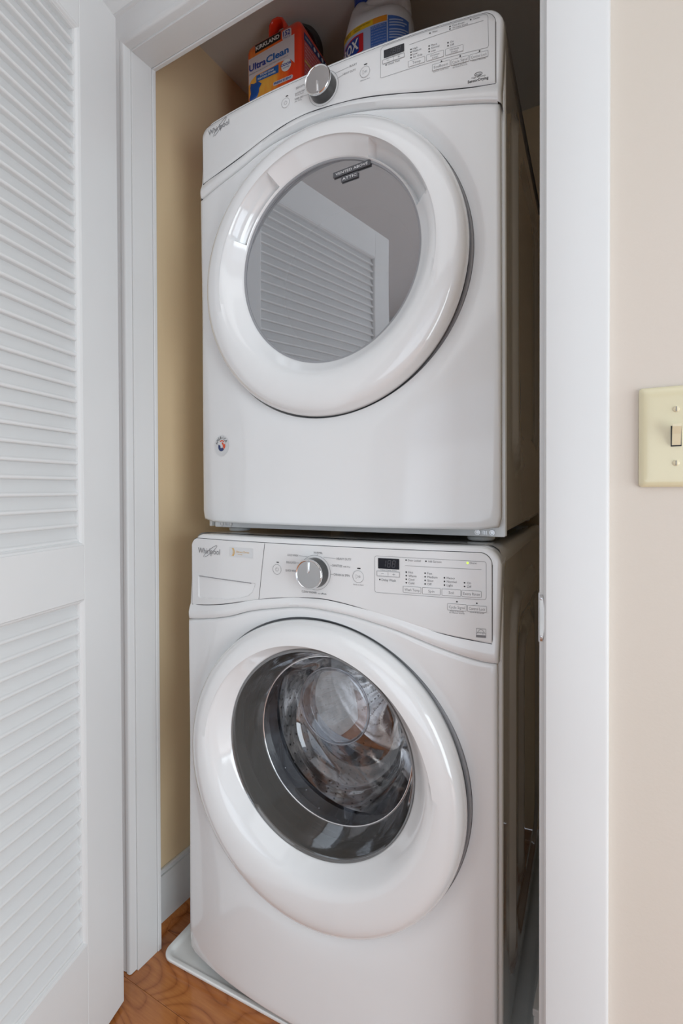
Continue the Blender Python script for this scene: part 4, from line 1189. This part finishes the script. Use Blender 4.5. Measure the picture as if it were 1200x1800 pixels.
jart('band_lettering', ink_black, lambda bm: (text(bm, 'WORKS GREAT', .0, -.0095, .0065, jt(.0, top(.0)), width=.12), text(bm, '2X CONCENTRATED', .0, -.0062, .0034, jt(.315, top(.315)), width=.14), text(bm, 'FORMULA', .0, -.0108, .0034, jt(.315, top(.315)), width=.07), text(bm, 'CREST', 0, -.0100, .0070, jt(.16, top(.16)), width=.12)))
jart('fact_panel', lab_mblue, lambda bm: wrap(bm, .455, .583, lambda s: .05, lambda s: top(s)-.016, off=.0011))
def facts(bm):
    for i in range(14): text(bm, ('kills germs and whitens every', 'use in standard and high effic')[i % 2], 0, -.024-.0062*i, .0032, jt(.460, top(.460)), width=.116)
    text(bm, 'USES AND DIRECTIONS', 0, -.0205, .0036, jt(.460, top(.460)), width=.11)
jart('fact_lettering', lab_lblue, facts)
jart('side_label', lab_mblue, lambda bm: wrap(bm, .595, .84, lambda s: .05, lambda s: top(.595)-.002-(s-.595)*.03, off=.0011))
jart('side_label_text', lab_lblue, lambda bm: [wrap(bm, .605, .605+w_, lambda s, z=z: z, lambda s, z=z: z+.0030, off=.0016) for z, w_ in ((.206, .15), (.200, .20), (.194, .17), (.185, .22), (.179, .19), (.173, .21), (.167, .16))])
# red-edged emblem with white letters, cut by the console edge in view
def embl(bm, f, off):
    c0, z0 = .205, .186
    P_ = [(-.135, -.045), (-.130, .006), (-.09, .026), (0, .033), (.09, .031), (.135, .022), (.140, -.004), (.11, -.040)]
    vs = [jmap(c0+x*f*.98, z0+z*f+x*.05, off) for x, z in P_]
    ct = bm.verts.new(jmap(c0, z0-.006, off+.001)); vv = [bm.verts.new(v) for v in vs]
    for i in range(len(vv)): bm.faces.new((vv[i], vv[(i+1) % len(vv)], ct))
def embl_grid(bm, f, off):
    c0, z0 = .175, .170; rows = []
    for j in range(7):
        v = -1+2*j/6
        rows.append([jmap(c0+(-1+2*i/14)*.235*f, z0+v*(.026*(1-.25*abs(-1+2*i/14)**3))*f+(-1+2*i/14)*.010, off) for i in range(15)])
    loft(bm, rows, close=False)
jart('emblem_red', lab_red, lambda bm: embl_grid(bm, 1.0, .0016)); jart('emblem_blue', lab_dblue, lambda bm: embl_grid(bm, .84, .0020))
jart('emblem_lettering', lab_text, lambda bm: text(bm, 'CLOROX', 0, 0, .024, lambda x, z: jmap(-.03+x, .158+z+x*.03, .0026), width=.40, bold=.03))
print('objects', len(bpy.data.objects))
